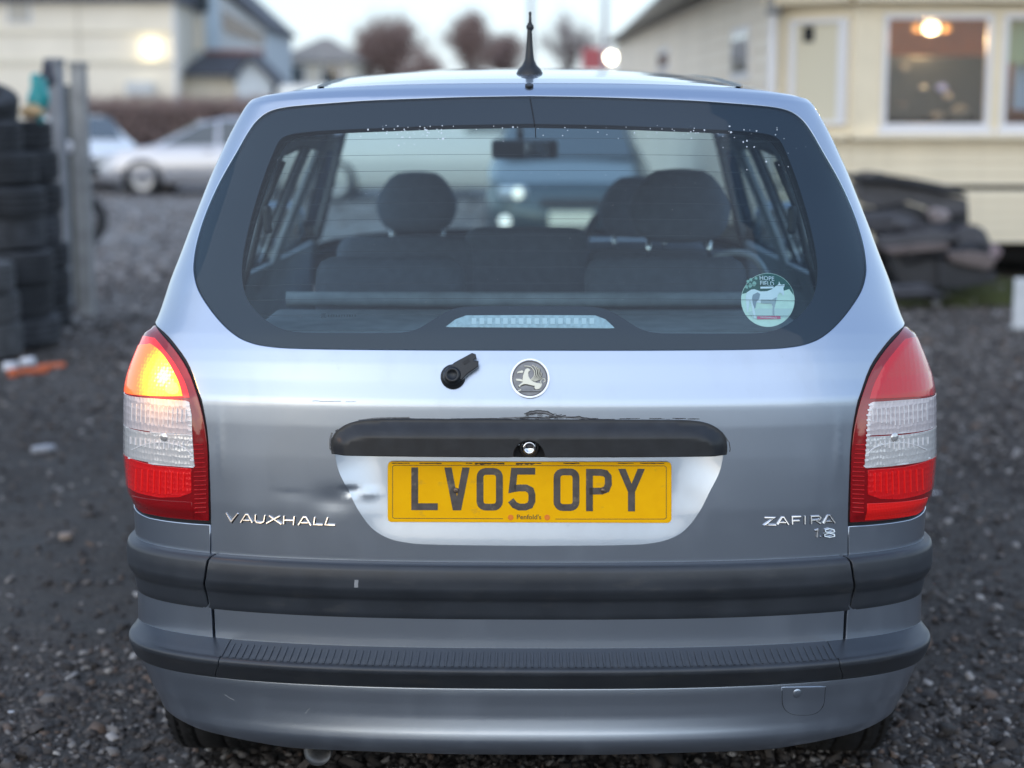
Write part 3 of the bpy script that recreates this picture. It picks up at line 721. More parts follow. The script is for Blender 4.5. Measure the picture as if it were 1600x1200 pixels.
_ml2 = _t.nodes.new('ShaderNodeMath'); _ml2.operation = 'MULTIPLY'; _ml2.inputs[1].default_value = .05; _t.links.new(_ml.outputs[0], _ml2.inputs[0])
_t.links.new(_sc.outputs[0], _sub.inputs[0]); _t.links.new(_ml2.outputs[0], _sub.inputs[1]); _t.links.new(_sub.outputs[0], _cr.inputs[0])
e[0].position = .27; e[0].color = (1, .95, .62, 1); e[1].position = 1.0; e[1].color = (.9, .04, .0, 1)
x_ = _cr.color_ramp.elements.new(.44); x_.color = (1.0, .80, .06, 1)
x_ = _cr.color_ramp.elements.new(.68); x_.color = (1.0, .48, .0, 1)
_t.links.new(_cr.outputs[0], _b.inputs['Emission Color']); _b.inputs['Emission Strength'].default_value = 1.35

inner_edge = [(327, 815), (326.5, 740), (324.5, 692), (318, 650), (308, 613), (294, 576), (273, 544), (254, 522), (243.5, 508)]
ie = M(main, spline(inner_edge, m=3)); tip = ie[-1]
bot = M(main, [('e', 208, 784, -1.05), (211, 791), (219, 799), (232, 805), (262, 810.5), (300, 814)])
wrap = [(-1.05 * LREF, t) for t in np.linspace(tip[1] + .006, bot[0][1] + .02, 9)]
lamp_out = ie + wrap + bot
def seg(pts): return M(main, pts)
def lamp_off(s, t):
    x = -np.abs(np.asarray(s)) * LREF; t = np.asarray(t); d = pdist(x.ravel(), t.ravel(), lamp_out).reshape(x.shape); return .0005 + .0095 * smooth01(0, .028, d)
def add_off(k): return lambda s, t: lamp_off(s, t) + k
S_am = seg(spline([(290, 619), (283.5, 598), (271, 572), (256, 551), (243, 541), (238, 541)], m=3) + [('e', 230, 548, -1.045)] + [('e', 205, 613, -1.045)] + [(206, 615), (250, 618.5)])
S_c1 = seg([('e', 204, 618, -1.045), (206, 618), (250, 623), (295, 626), (299, 628), (303, 648), (304.5, 677), (247, 673.5), (206, 666), ('e', 203.5, 665, -1.045)][::-1])
S_c2 = seg([('e', 204, 666.3, -1.045), (206, 667.2), (247, 676), (304.5, 679.5), (306, 700), (308, 725), (305, 727.5), (247, 722), (208, 713), ('e', 205, 711, -1.045)][::-1])
S_r = seg([('e', 206, 712.8, -1.045), (210, 714.5), (247, 726), (303, 731), (303.5, 768), (285, 775), (255, 775.5), (222, 768), (210, 761), ('e', 208, 757, -1.045)][::-1])
S_b = seg([(304, 783), (255, 780), (214, 773), (213, 792), (224, 801), (262, 806.5), (304, 810)])
S_up = seg(spline([(299, 621), (291, 597), (277, 570), (260, 547), (246, 530)], m=3) + [('e', 240, 525, -1.045), ('e', 205, 613, -1.045), (206, 615), (250, 619)])
def tail_lamp(sg):
    lp = panel('tail_lamp', main, grow(lamp_out, -.0030), red_deep, car, off=lamp_off, g=.009, thick=.02, sgn=sg, roll=.0015)
    lp['label'] = 'lit tail lamp with glowing amber top' if sg > 0 else 'unlit tail lamp'
    panel('lamp_gasket', main, grow(lamp_out, .0045), seal, lp, off=-.004, g=.02, thick=.02, sgn=sg)
    if sg > 0:
        red_ring = panel('upper_lens', main, S_up, red_lit, lp, off=add_off(.0008), g=.008, thick=.001, sgn=sg, roll=.0004)
        a = panel('indicator_lens', main, S_am, amber, lp, off=add_off(.0018), g=.007, thick=.0015, sgn=sg, roll=.0004); a['label'] = 'amber indicator lens, lit'
    else:
        panel('indicator_lens', main, S_up, red_mid, lp, off=add_off(.0008), g=.008, thick=.001, sgn=sg, roll=.0004)
    fog = panel('fog_lens', main, S_c1, pinkish, lp, off=add_off(.0010), g=.008, thick=.0015, sgn=sg, roll=.0004)
    rev = panel('reversing_lens', main, S_c2, clearf, lp, off=add_off(.0010), g=.008, thick=.0015, sgn=sg, roll=.0004)
    brk = panel('brake_lens', main, S_r, red_facet, lp, off=add_off(.0010), g=.008, thick=.0015, sgn=sg, roll=.0004)
    rfl = panel('reflector', main, S_b, red_bright if sg < 0 else red_deep, lp, off=add_off(.0008), g=.009, thick=.0015, sgn=sg, roll=.0004)  # right one brighter, left darker: light on the reflector put into its colour
    mp = skin_map(main, lamp_off)
    mm = (lambda px: mp(px)) if sg > 0 else (lambda px: mp(px))
    def P_(pts): return pts if sg > 0 else mir(pts)
    for k in range(12):      # stepped teeth at the inner edge of the clear lenses
        v = 632 + k * 7.8; u = np.interp(v, [626, 648, 727], [298, 302.5, 307]); 
        ribbons('lens_tooth', mm, [P_([(u - 4.5, v), (u + .5, v + .6)])], 3.4, .0022, white_rib, fog if k < 6 else rev)
    ribbons('lens_divider', mm, [P_([(206, 667), (247, 674.8), (304, 678.4)])], 2.2, .0024, white_rib, fog)
    ribbons('lens_divider', mm, [P_([(209, 714.5), (247, 723.5), (306, 728.3), (308, 726)])], 2.4, .0026, white_rib, rev)
    pa = [P_([(306.5 + (i * .15), 694 + i * 7), (318 + min(i, 6) * .8, 694.5 + i * 7)]) for i in range(16)]
    tag(ribbons('lens_ribs', mm, pa, 1.3, .0012, red_mid, lp), kind='stuff')
    pr = [P_([(220 + i * 9, 731 + i * .8), (219 + i * 9.1, 764 + min(i, 9 - i) * 1.6)]) for i in range(9)]
    tag(ribbons('lens_flutes', mm, pr, 2.6, .0020, red_bright, brk), kind='stuff')
    pc = [P_([(214 + i * 6.8, 630 + i * .7), (213.5 + i * 6.8, 656 + min(i, 13 - i) * 1.2)]) for i in range(13)]
    tag(ribbons('lens_flutes', mm, pc, 1.5, .0018, white_rib, fog), kind='stuff')
    pc = [P_([(212 + i * 7.2, 682 + i * .6), (212 + i * 7.2, 693 + min(i, 12 - i) * 1.5)]) for i in range(13)]
    tag(ribbons('lens_flutes', mm, pc, 2.0, .0020, white_rib, rev), kind='stuff')
    ribbons('bowl_edge', mm, [P_(spline([(214, 702), (235, 693), (262, 690), (290, 697), (303, 708)], m=5))], 1.6, .002, white_rib, rev)
    # round bulb shown through the clear lens
    p, n = mm(P_([(262, 682)]))
    b = lathe('bulb', [(0, .009), (.0010, .0085), (.002, .006), (.0024, .0001)], mat('lamp_bulb', (.68, .68, .68), rough=.1, metal=.6, coat=1), rev, axis='z', n=20)
    b.matrix_world = Matrix.Translation(Vector(p[0] + n[0] * .0012)) @ Vector(n[0]).to_track_quat('Z', 'Y').to_matrix().to_4x4()
    return lp
tail_lamp(1); tail_lamp(-1)
bl = bpy.data.lights.new('indicator_bulb', 'POINT'); bl.energy = .35; bl.color = (1, .45, .08); bl.shadow_soft_size = .02
blo = bpy.data.objects.new('indicator_bulb', bl); link(blo); blo.parent = car; blo.location = tuple(BULB + np.array((-.02, -.045, 0)))

# ------------------------------------------------------------------ grip strip over the plate, with the lock
hs_top = spline([(519.5, 707), (519.5, 694), (522, 682), (530, 672), (545, 663), (566, 658), (600, 656.5), (700, 656.5), (827, 656.5)], m=4)
hT = M(main, hs_top); top_path = hT + [(-x, t) for x, t in hT[::-1][1:]]
t_bot = top_path[0][1]
lock_c = M(main, [(827, 708)])[0][0]; rr_ = M(main, [(801, 707)])[0][0]
arc = [(abs(rr_) * math.cos(a), t_bot + .031 * math.sin(a)) for a in np.linspace(0, math.pi, 15)]
strip_out = top_path[::-1] [:]     # right top end ... left
strip_out = [(x, t) for x, t in top_path] 
strip_out = strip_out + [(x, t) for x, t in arc]
def strip_off(s, t):
    x = np.asarray(s) * LREF; d = pdist(x.ravel(), np.asarray(t).ravel(), top_path, closed=False).reshape(x.shape); return .004 + .020 * smooth01(-.004, .030, d)
strip = panel('grip_strip', main, strip_out, black, car, off=strip_off, g=.008, thick=.045, roll=.002)
arc2 = [(abs(rr_) * 1.04 * math.cos(a), t_bot - .004 + .037 * math.sin(a)) for a in np.linspace(0, math.pi, 15)]
panel('lock_recess', main, arc2 , hollow, strip, off=.0025, g=.02, thick=.01)
lp_, ln_ = skin_map(main)([(827, 697)]); lp_ = lp_[0]
lathe('lock_barrel', [(.02, .0125), (-.016, .0125), (-.018, .0115), (-.018, .0080), (-.0145, .0074), (-.0145, .0001)], chrome, car, axis='y', c=(lp_[0], lp_[1] - .002, lp_[2]), n=32)
lock = bpy.data.objects['lock_barrel']
box('key_slot', (lp_[0], lp_[1] - .0168, lp_[2]), (.008, .0010, .0022), hollow, lock)
lathe('lock_collar', [(.02, .0185), (-.008, .0185), (-.011, .016), (-.009, .013), (.02, .0128)], black, lock, axis='y', c=(lp_[0], lp_[1] - .002, lp_[2]), n=32)
# scuffs: worn dark rubber rubbed on to the paint round the strip
scuff = mat('black_scuff', (.03, .03, .034), rough=.55)
mm_ = skin_map(main, tail_off)
rs = random.Random(3)
for path, wd in [([(819, 647), (828, 643), (842, 641), (856, 643), (865, 648)], 1.4), ([(823, 650), (838, 645), (852, 646), (864, 650)], .8), ([(812, 653), (830, 652), (848, 653.5), (866, 652), (884, 649)], 1.6),
                 ([(868, 649), (878, 648)], 1.2), ([(884, 653), (905, 651), (925, 655), (948, 656)], 1.7), ([(600, 655.5), (640, 654), (700, 655.5), (760, 654), (800, 655)], 1.6),
                 ([(523, 678), (518, 686), (516.5, 696)], .9), ([(528, 671), (524, 674)], 1.6), ([(517, 700), (516, 704)], .9), ([(1139, 690), (1141, 702), (1140, 706)], 1.2), ([(488, 626.5), (510, 627.3), (533, 627)], .8),
                 ([(540, 628), (556, 627.6)], .6), ([(548, 664), (575, 656), (610, 654.6)], 1.4)]:
    pp = []
    for i in range(len(path) - 1):
        for k in range(5):
            f = k / 5; pp.append((path[i][0] * (1 - f) + path[i + 1][0] * f, path[i][1] * (1 - f) + path[i + 1][1] * f + rs.uniform(-.4, .4)))
    pp.append(path[-1]); ribbons('scuff_mark', mm_, [pp], wd, .0003, scuff, tailgate, base_off=.0002)
smudge = mat('grey_rub_mark', (.16, .165, .175), rough=.6, noise=(150, .4, 6))
for path, wd in [([(822, 648), (836, 644.5), (852, 645), (866, 650)], 5), ([(858, 651), (890, 652), (925, 655)], 3.5), ([(780, 654), (820, 652.5), (860, 653.5)], 3), ([(519, 676), (516, 688), (516, 702)], 3), ([(560, 657), (590, 653.5), (640, 652.5)], 2.2), ([(1110, 664), (1128, 676), (1138, 690)], 2)]:
    ribbons('rub_mark', mm_, [spline(path, m=5)], wd, .0001, smudge, tailgate, base_off=.0001)
for k in range(26):
    u = rs.uniform(816, 872); v = 642 + abs(u - 845) * .18 + rs.uniform(0, 9); L_ = rs.uniform(3, 12); ribbons('scuff_mark', mm_, [[(u, v), (u + L_ * .5, v - rs.uniform(-.5, 1.2)), (u + L_, v + rs.uniform(-.5, 1))]], rs.uniform(.4, 1.1), .0003, scuff, tailgate, base_off=.0003)
for k in range(40):
    u = rs.uniform(560, 1100); v = 654.8 + rs.uniform(-1.2, .6); L_ = rs.uniform(4, 22); ribbons('scuff_mark', mm_, [[(u, v), (u + L_ * .5, v + rs.uniform(-.4, .4)), (u + L_, v)]], rs.uniform(.4, 1.3), .0003, scuff, tailgate, base_off=.0003)
chip = mat('bare_chip', (.30, .31, .33), rough=.6)
for u, v, L in [(556, 912, 4), (455, 985, 3), (700, 1100, 2), (1010, 985, 3)]: pass
for (pts, wd, sk_, par) in [([(351, 1085), (358, 1090), (366, 1094)], .7, skirt, skirt_o), ([(477, 1115), (481, 1110), (484, 1107)], .8, skirt, skirt_o), ([(454, 1135), (462, 1133)], .8, skirt, skirt_o), ([(983, 1084), (992, 1084)], .6, skirt, skirt_o),
                       ([(557, 906), (557, 908.5), (556.5, 912), (556.5, 918)], [6], mould, bpy.data.objects['tailgate_moulding'])]:
    ribbons('scratch', skin_map(sk_), [pts], wd, .0003, chip, par, base_off=.0002)
# ------------------------------------------------------------------ round badge
BC = (828, 592)
def circ(r, n=48, c=BC): return [(c[0] + r * math.cos(2 * math.pi * i / n), c[1] + r * math.sin(2 * math.pi * i / n)) for i in range(n)]
def z2p(pts): return [(760 + x / 11.4286, 540 + y / 11.4286) for x, y in pts]
bmap = skin_map(main)
badge = flat('round_badge', bmap, circ(30), satin, car, off=.0035, thick=.005, g=6)
ribbons('badge_ring', bmap, [circ(29.3)], 3.6, .0052, chrome, badge, closed=True, base_off=.0015)
dk = mat('badge_shadow_and_groove', (.07, .065, .06), rough=.6)
body_ = z2p([(700, 430), (735, 415), (770, 430), (778, 455), (752, 470), (742, 500), (750, 560), (780, 610), (830, 650), (900, 680), (950, 680), (980, 700), (978, 740), (940, 780), (880, 787), (860, 765), (866, 728), (800, 714), (720, 694), (662, 694), (612, 720), (590, 750), (580, 722), (618, 690), (655, 660), (650, 600), (660, 540), (680, 480)])
flat('griffin_shadow', bmap, [(u - .9, v + 1.1) for u, v in body_], dk, badge, off=.0039, thick=.0003, g=3)  # dark offset copy under the body, painted as its shadow
gr = flat('griffin_body', bmap, body_, ivory, badge, off=.0062, thick=.0022, g=3, roll=.0006)
flat('griffin_claw', bmap, z2p([(660, 470), (640, 450), (600, 462), (560, 475), (548, 505), (580, 492), (640, 496)]), ivory, gr, off=.0052, thick=.001, g=3)
flat('griffin_claw', bmap, z2p([(655, 622), (600, 603), (528, 602), (535, 628), (600, 640), (655, 650)]), ivory, gr, off=.0052, thick=.001, g=3)
for pth, wd in [([(790, 620), (850, 560), (862, 480), (820, 412), (760, 380), (680, 374)], 2.5), ([(812, 625), (880, 560), (897, 470), (872, 400), (820, 357)], 2.2), ([(830, 630), (905, 570), (930, 490), (917, 425), (888, 384)], 1.9),
                ([(845, 635), (925, 580), (957, 512), (951, 455), (932, 405)], 1.7), ([(855, 640), (940, 595), (977, 540), (983, 492)], 1.6), ([(862, 645), (950, 612), (995, 570)], 1.5)]:
    q_ = spline(z2p(pth), m=4); ribbons('griffin_feather', bmap, [q_], [wd], .0028, ivory, gr, base_off=.0036, round_=.4)
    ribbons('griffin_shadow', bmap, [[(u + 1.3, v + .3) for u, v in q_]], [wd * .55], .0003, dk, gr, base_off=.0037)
ribbons('griffin_tail', bmap, [spline(z2p([(955, 745), (988, 705), (968, 655), (992, 605), (1035, 600), (1046, 640), (1015, 662)]), m=4)], [1.2], .0022, ivory, gr, base_off=.0036)
flat('badge_base', bmap, z2p([(630, 795), (950, 795), (955, 825), (625, 825)]), satin, badge, off=.0052, thick=.001, g=4)
ribbons('badge_groove', bmap, [z2p([(600, 832), (980, 832)])], [.9], .0004, dk, badge, base_off=.0037)
ribbons('badge_groove', bmap, [z2p([(560, 820), (618, 795)])], [1.8], .0016, ivory, badge, base_off=.0037)
ribbons('badge_groove', bmap, [z2p([(590, 745), (612, 728), (700, 705), (800, 722), (860, 735), (858, 765)])], [1.4], .0004, dk, badge, base_off=.0037)
ribbons('badge_groove', bmap, [circ(26.6)], .9, .0004, dk, badge, closed=True, base_off=.0036)
# ------------------------------------------------------------------ raised lettering
def zl(o, k, strokes): return [[(o[0] + x / k, o[1] + y / k) for x, y in s] for s in strokes]
letter_shade = mat('letter_shadow_dark', (.03, .032, .036), rough=.4)
def letter(strokes, w_, name='letter'):
    o = ribbons(name, bmap, strokes, w_, .0022, chrome, car, round_=.6, lean=.00017)
    ribbons('letter_shadow', bmap, [[(u + .3, v + .8) for u, v in s] for s in strokes], w_ + 1.5, .0007, letter_shade, o)  # dark offset copy of the strokes, drawn in as their shadow
VX = [[[(180, 160), (248, 262), (318, 168)]], [[(358, 272), (412, 180), (440, 180), (498, 276)], [(385, 246), (462, 250)]], [[(530, 183), (530, 250), (552, 273), (600, 278), (632, 262), (642, 188)]], [[(692, 194), (842, 292)], [(818, 198), (664, 282)]],
      [[(868, 198), (868, 292)], [(990, 204), (985, 302)], [(868, 246), (985, 250)]], [[(1042, 302), (1098, 210), (1132, 212), (1192, 308)], [(1070, 276), (1152, 278)]], [[(1235, 212), (1225, 296), (1332, 300)]], [[(1388, 214), (1362, 298), (1478, 304)]]]
for L in VX: letter(zl((330, 780), 7.62, L), 2.5)
ZF = [[[(372, 238), (505, 240), (375, 332), (520, 334)]], [[(542, 328), (600, 235), (626, 235), (684, 328)], [(568, 302), (655, 304)]], [[(735, 326), (735, 228), (852, 225)], [(735, 280), (832, 278)]], [[(905, 218), (900, 324)]],
      [[(985, 322), (985, 222), (1088, 219), (1112, 240), (1090, 268), (985, 273)], [(1040, 272), (1110, 316)]], [[(1148, 316), (1204, 210), (1232, 210), (1294, 308)], [(1180, 290), (1262, 288)]]]
for L in ZF: letter(zl((1150, 780), 8.42, L), 2.6)
letter(zl((1150, 780), 8.42, [[(1030, 408), (1072, 396), (1058, 496)]]), 2.4, 'number'); letter(zl((1150, 780), 8.42, [[(1098, 488), (1116, 488)]]), 2.0, 'number')
o8 = zl((1150, 780), 8.42, [[(1165, 398), (1220, 383), (1280, 396), (1285, 420), (1220, 436), (1165, 422)], [(1155, 456), (1215, 441), (1285, 456), (1285, 480), (1215, 492), (1155, 480)]])
e8 = ribbons('number', bmap, o8, 1.8, .0034, chrome, car, closed=True, round_=.6, lean=.00030)
ribbons('letter_shadow', bmap, [[(u + .25, v + .5) for u, v in s] for s in o8], 3.0, .0007, letter_shade, e8, closed=True)
# ------------------------------------------------------------------ wiper stub
wmap = skin_map(main)
wp, wn = wmap([(708, 589)]); wm = Matrix.Translation(Vector(wp[0])) @ Vector(wn[0]).to_track_quat('Z', 'Y').to_matrix().to_4x4()
wb = lathe('wiper_stub', [(-.002, .0235), (.005, .0235), (.0075, .0215), (.008, .0185), (.022, .0175), (.027, .014), (.029, .0125), (.0285, .009), (.026, .0085), (.0255, .0001)], black, car, axis='z', n=36); wb.matrix_world = wm
arm = flat('wiper_arm', wmap, [(696, 583), (712, 571), (726, 564), (738.5, 557), (743, 558.5), (744, 563), (739.5, 565.5), (741, 569), (747, 568.5), (746.5, 575), (731, 585.5), (722, 595)], black, car, off=.024, thick=.012, g=5, roll=.002)
flat('arm_slot', wmap, [(724, 569.5), (733, 564.5), (735.5, 568.5), (727, 573.5)], seal, arm, off=.0246, thick=.0008, g=4)
# ------------------------------------------------------------------ number plate
yel = mat('yellow_plate_film', (1.0, .50, .0), rough=.5, spec=.12, coat=.0, coat_rough=.12, noise=(40, .04, 4))
ramp_stain(yel, 26, .60, .78, (.33, .20, .06), .5, (1, 1, 1.4), fac=.5)
pmap = plane_map(.002, .09, 768)
plate = flat('number_plate', pmap, [(611, 722), (1043, 722.6), (1047, 724), (1048.5, 728), (1048.5, 811), (1047, 815), (1043, 816.5), (611, 815), (607.5, 813.5), (606.5, 809), (606.5, 728), (608, 723.5)], yel, car, off=.0, thick=.004, g=30, roll=.001)
pk = mat('worn_plate_black', (.075, .062, .056), rough=.45, noise=(55, .35, 6)); ramp_stain(pk, 34, .57, .70, (.30, .24, .14), .6, (1, 1, 1), fac=.75)
def pch(name, path, closed=False, w_=10.7): return ribbons(name, pmap, [path], w_, .0005, pk, plate, closed=closed, base_off=.0002, round_=.97)
def rrect(x0, y0, x1, y1, r, n=5):
    out = []
    for cx, cy_, a0 in ((x1 - r, y0 + r, -90), (x1 - r, y1 - r, 0), (x0 + r, y1 - r, 90), (x0 + r, y0 + r, 180)):
        for k in range(n + 1): a = R(a0 + 90 * k / n); out.append((cx + r * math.cos(a), cy_ + r * math.sin(a)))
    return out
pch('character', [(648, 730.3), (648, 791.7), (684, 791.7)])
flat('character', pmap, [(694.5, 730.5), (705.5, 730.5), (714, 776), (722.5, 730.5), (733.7, 730.5), (720.3, 797.2), (707.7, 797.2)], pk, plate, off=.0007, thick=.0004, g=20)
pch('character', rrect(750, 736.5, 780.3, 792.3, 9), closed=True)
pch('character', [(836.3, 736.2), (803.5, 736.2), (800.5, 764)] + [(804, 763.2), (812, 762.3), (822, 762.3), (829, 766), (831.2, 773), (831, 783), (828, 789.5), (821, 792.2), (811, 792.2), (804, 789), (798, 781.5)])
pch('character', rrect(870.3, 737.3, 900, 793, 9), closed=True)
pch('character', [(921, 798.6), (921, 738), (938, 738), (946, 739.5), (950.3, 745), (950.6, 757), (947.5, 764.5), (940, 767.3), (921, 767.3)])
flat('character', pmap, [(966, 732.5), (977.3, 732.5), (986.8, 756), (996.6, 732.5), (1007.6, 732.5), (992, 768.5), (992, 798.8), (981.4, 798.8), (981.4, 768.5)], pk, plate, off=.0007, thick=.0004, g=20)
ink = mat('plate_border_ink', (.10, .07, .03), rough=.5)
ribbons('border_line', pmap, [[(786, 810.5), (616, 809.8), (613.5, 808), (613.5, 729), (616, 727), (1038, 728), (1041, 730), (1041, 809), (1038, 811), (868, 811)]], .9, .0002, ink, plate, base_off=.0002)
for u in (798, 855):
    flat('maker_dot', pmap, circ(4.4, 16, (u, 808.5)), mat('orange_print', (.85, .22, .01), rough=.4), plate, off=.0004, thick=.0002, g=4)
def text_obj(name, s, mp_pt, h, m, parent, y_off=-.0006, ext=.0002, rot=None, spacing=1.0, wide=1.0):
    cu = bpy.data.curves.new(name, 'FONT'); cu.body = s; cu.size = h; cu.extrude = ext; cu.align_x = 'CENTER'; cu.align_y = 'CENTER'; cu.space_character = spacing; cu.resolution_u = 3
    tmp = bpy.data.objects.new('tmp', cu); link(tmp); dg = bpy.context.evaluated_depsgraph_get(); me = bpy.data.meshes.new_from_object(tmp.evaluated_get(dg)); bpy.data.objects.remove(tmp); bpy.data.curves.remove(cu)
    me.materials.clear(); me.materials.append(m); o = bpy.data.objects.new(name, me); link(o); o.parent = parent
    p, n = mp_pt; n = Vector(n).normalized(); xx = Vector((1, 0, 0)); xx = (xx - n * xx.dot(n)).normalized(); yy = n.cross(xx)
    if rot: xx, yy = xx * math.cos(rot) + yy * math.sin(rot), yy * math.cos(rot) - xx * math.sin(rot)
    Mx = Matrix((xx * wide, yy, n)).transposed().to_4x4(); o.matrix_world = Matrix.Translation(Vector(p) - n * y_off) @ Mx
    return o
pp_, pn_ = pmap([(826.5, 808)])
text_obj('plate_maker_name', "Penfold's", (pp_[0], pn_[0]), .0125, ink, plate, y_off=-.0006, ext=.0003, wide=1.05)
scr = mat('rusty_screw', (.20, .15, .12), rough=.45, metal=.7, noise=(300, .5, 3))
for u, v in ((712.8, 766), (942.3, 766.3)):
    p, n = pmap([(u, v)]); p = p[0]
    sc1 = lathe('plate_screw', [(.0, .0050), (-.0016, .0050), (-.0026, .0038), (-.0030, .0001)], scr, plate, axis='y', c=(p[0], p[1] - .0012, p[2]), n=18)
    box('screw_slot', (p[0], p[1] - .0041, p[2]), (.0042, .0005, .001), hollow, sc1, rot=Matrix.Rotation(R(30 if u < 800 else 75), 4, 'Y'))
# chewed dark dirt along the plate's top edge
dirt = mat('dark_plate_dirt', (.10, .065, .03), rough=.9)
for (u0, u1) in ((612, 640), (655, 690), (728, 738), (742, 788), (806, 846), (880, 905), (966, 990), (1000, 1038)):
    n_ = max(3, int((u1 - u0) / 3)); topp = [(u0 + (u1 - u0) * i / n_, 723.2) for i in range(n_ + 1)]; lo = [(u, v + rs.uniform(.8, 3.6 if u0 in (742, 806) else 1.8)) for u, v in topp[::-1]]
    flat('dirt_patch', pmap, topp + lo, dirt, plate, off=.0004, thick=.0002, g=6)
# ------------------------------------------------------------------ round window sticker (inside of the glass)
SC = (1201.5, 466.5); SR = 42.0
stm = skin_map(main)
def stick(name, pts, col, off, par): return flat(name, stm, pts, mat('sticker_' + name, col, rough=.6), par, off=off, thick=.00015, g=8, roll=.00005)
stk = flat('window_sticker', stm, circ(SR, 56, SC), mat('sticker_pale_field', (.74, .86, .70), rough=.6, noise=(60, .08, 4)), glass, off=-.0068, thick=.0003, g=10)
def z8(pts): return [(1100 + x / 8, 400 + y / 8) for x, y in pts]
def clipc(pts, r=SR - .6):
    out = []
    for u, v in pts:
        d = math.hypot(u - SC[0], v - SC[1]); k = r / d if d > r else 1; out.append((SC[0] + (u - SC[0]) * k, SC[1] + (v - SC[1]) * k))
    return out
def arcp(a0, a1, n=14, r=SR - .6): return [(SC[0] + r * math.cos(R(a0 + (a1 - a0) * i / n)), SC[1] + r * math.sin(R(a0 + (a1 - a0) * i / n))) for i in range(n + 1)]
stick('hedge_print', arcp(193, 350, 20) + z8([(1080, 395), (1000, 420), (880, 420), (760, 425), (640, 430), (560, 440), (500, 455)]), (.02, .10, .075), -.0064, stk)
for (a, b, r) in [(560, 300, 4), (600, 280, 3.5), (640, 330, 4.5), (540, 370, 4), (660, 260, 3), (590, 350, 4)]:
    stick('leaf_print', [(1100 + a / 8 + r * math.cos(t_ * .9) * rs.uniform(.5, 1.1), 400 + b / 8 + r * math.sin(t_ * .9) * rs.uniform(.5, 1.1)) for t_ in range(7)], (.30, .50, .40), -.0061, stk)
stick('track_print', clipc(z8([(560, 690), (680, 640), (1080, 640), (1120, 640), (1060, 760), (620, 770)])), (.66, .74, .66), -.0062, stk)
horse = z8([(600, 405), (640, 400), (720, 428), (800, 425), (860, 400), (910, 360), (945, 335), (950, 300), (965, 335), (985, 345), (1018, 335), (1020, 360), (1005, 385), (1012, 440), (1018, 470), (1000, 480), (985, 455), (960, 440), (935, 470), (925, 520), (905, 575), (895, 640),
            (895, 730), (862, 730), (868, 640), (855, 580), (760, 580), (670, 565), (650, 600), (640, 640), (650, 700), (660, 765), (640, 765), (620, 690), (610, 640), (600, 580), (580, 540), (575, 600), (560, 680), (545, 690), (540, 600), (530, 500), (545, 440)])
hr = stick('horse_print', horse, (.86, .88, .86), -.0058, stk)
stick('horse_shade_print', z8([(620, 470), (680, 440), (712, 460), (700, 520), (665, 560), (650, 640), (640, 640), (620, 580), (610, 520)]), (.30, .34, .38), -.0054, hr)
stick('horse_shade_print', z8([(720, 530), (860, 530), (920, 500), (905, 575), (890, 640), (892, 728), (866, 728), (870, 620), (855, 582), (720, 575)]), (.42, .46, .46), -.0054, hr)
stick('banner_print', z8([(672, 740), (965, 735), (968, 772), (675, 776)]), (.72, .16, .24), -.0052, stk)
stick('bar_print', z8([(715, 370), (880, 366), (880, 390), (715, 394)]), (.85, .88, .88), -.0052, stk)
wprint = mat('white_print', (.88, .9, .9), rough=.6)
for s_, c_ in (('HOPE', (795, 268)), ('FIELD', (798, 332))):
    q_, n_ = stm([(1100 + c_[0] / 8, 400 + c_[1] / 8)]); text_obj('sticker_word', s_, (q_[0], n_[0]), .0128, wprint, stk, y_off=.0050, ext=.0001, wide=.92)
q_, n_ = stm([(1100 + 818 / 8, 400 + 755 / 8)]); text_obj('sticker_word', 'www.hopefield.org.uk', (q_[0], n_[0]), .0046, wprint, stk, y_off=.0049, ext=.0001, wide=.8)
# dried water specks on the glass
V = []; F = []; sp = random.Random(11)
spm = []
for k in range(120):
    u = sp.choice([sp.uniform(560, 700), sp.uniform(700, 1090), sp.gauss(650, 30), sp.gauss(1075, 40), sp.uniform(1080, 1240)]); v = 196 + abs(sp.gauss(0, 13)) + (max(0, u - 1080) * sp.random() * .45)
    spm.append((u, v, abs(sp.gauss(.6, .35)) + .3))
for k in range(60): spm.append((sp.uniform(390, 1270), sp.uniform(220, 500), sp.uniform(.25, .5)))
for u, v, r in spm:
    pts = [(u + r * math.cos(a) * sp.uniform(.7, 1.2), v + r * math.sin(a) * sp.uniform(.7, 1.2)) for a in (0, 1.05, 2.1, 3.14, 4.2, 5.2)]
    V += pts
st = main.inv(V); PV = main.P(st[:, 0], st[:, 1], .0001)
mesh_specks = mesh_obj('water_specks', PV, [tuple(range(i * 6, i * 6 + 6)) for i in range(len(spm))], mat('pale_water_speck', (.62, .67, .72), rough=.3), glass)
tag(mesh_specks, kind='stuff')
# wet streak under the aerial
ribbons('black_streak', skin_map(main), [[(828, 152), (831, 168), (834, 185), (836.5, 201), (837, 215)]], 1.5, .0005, seal, glass, base_off=.0001)
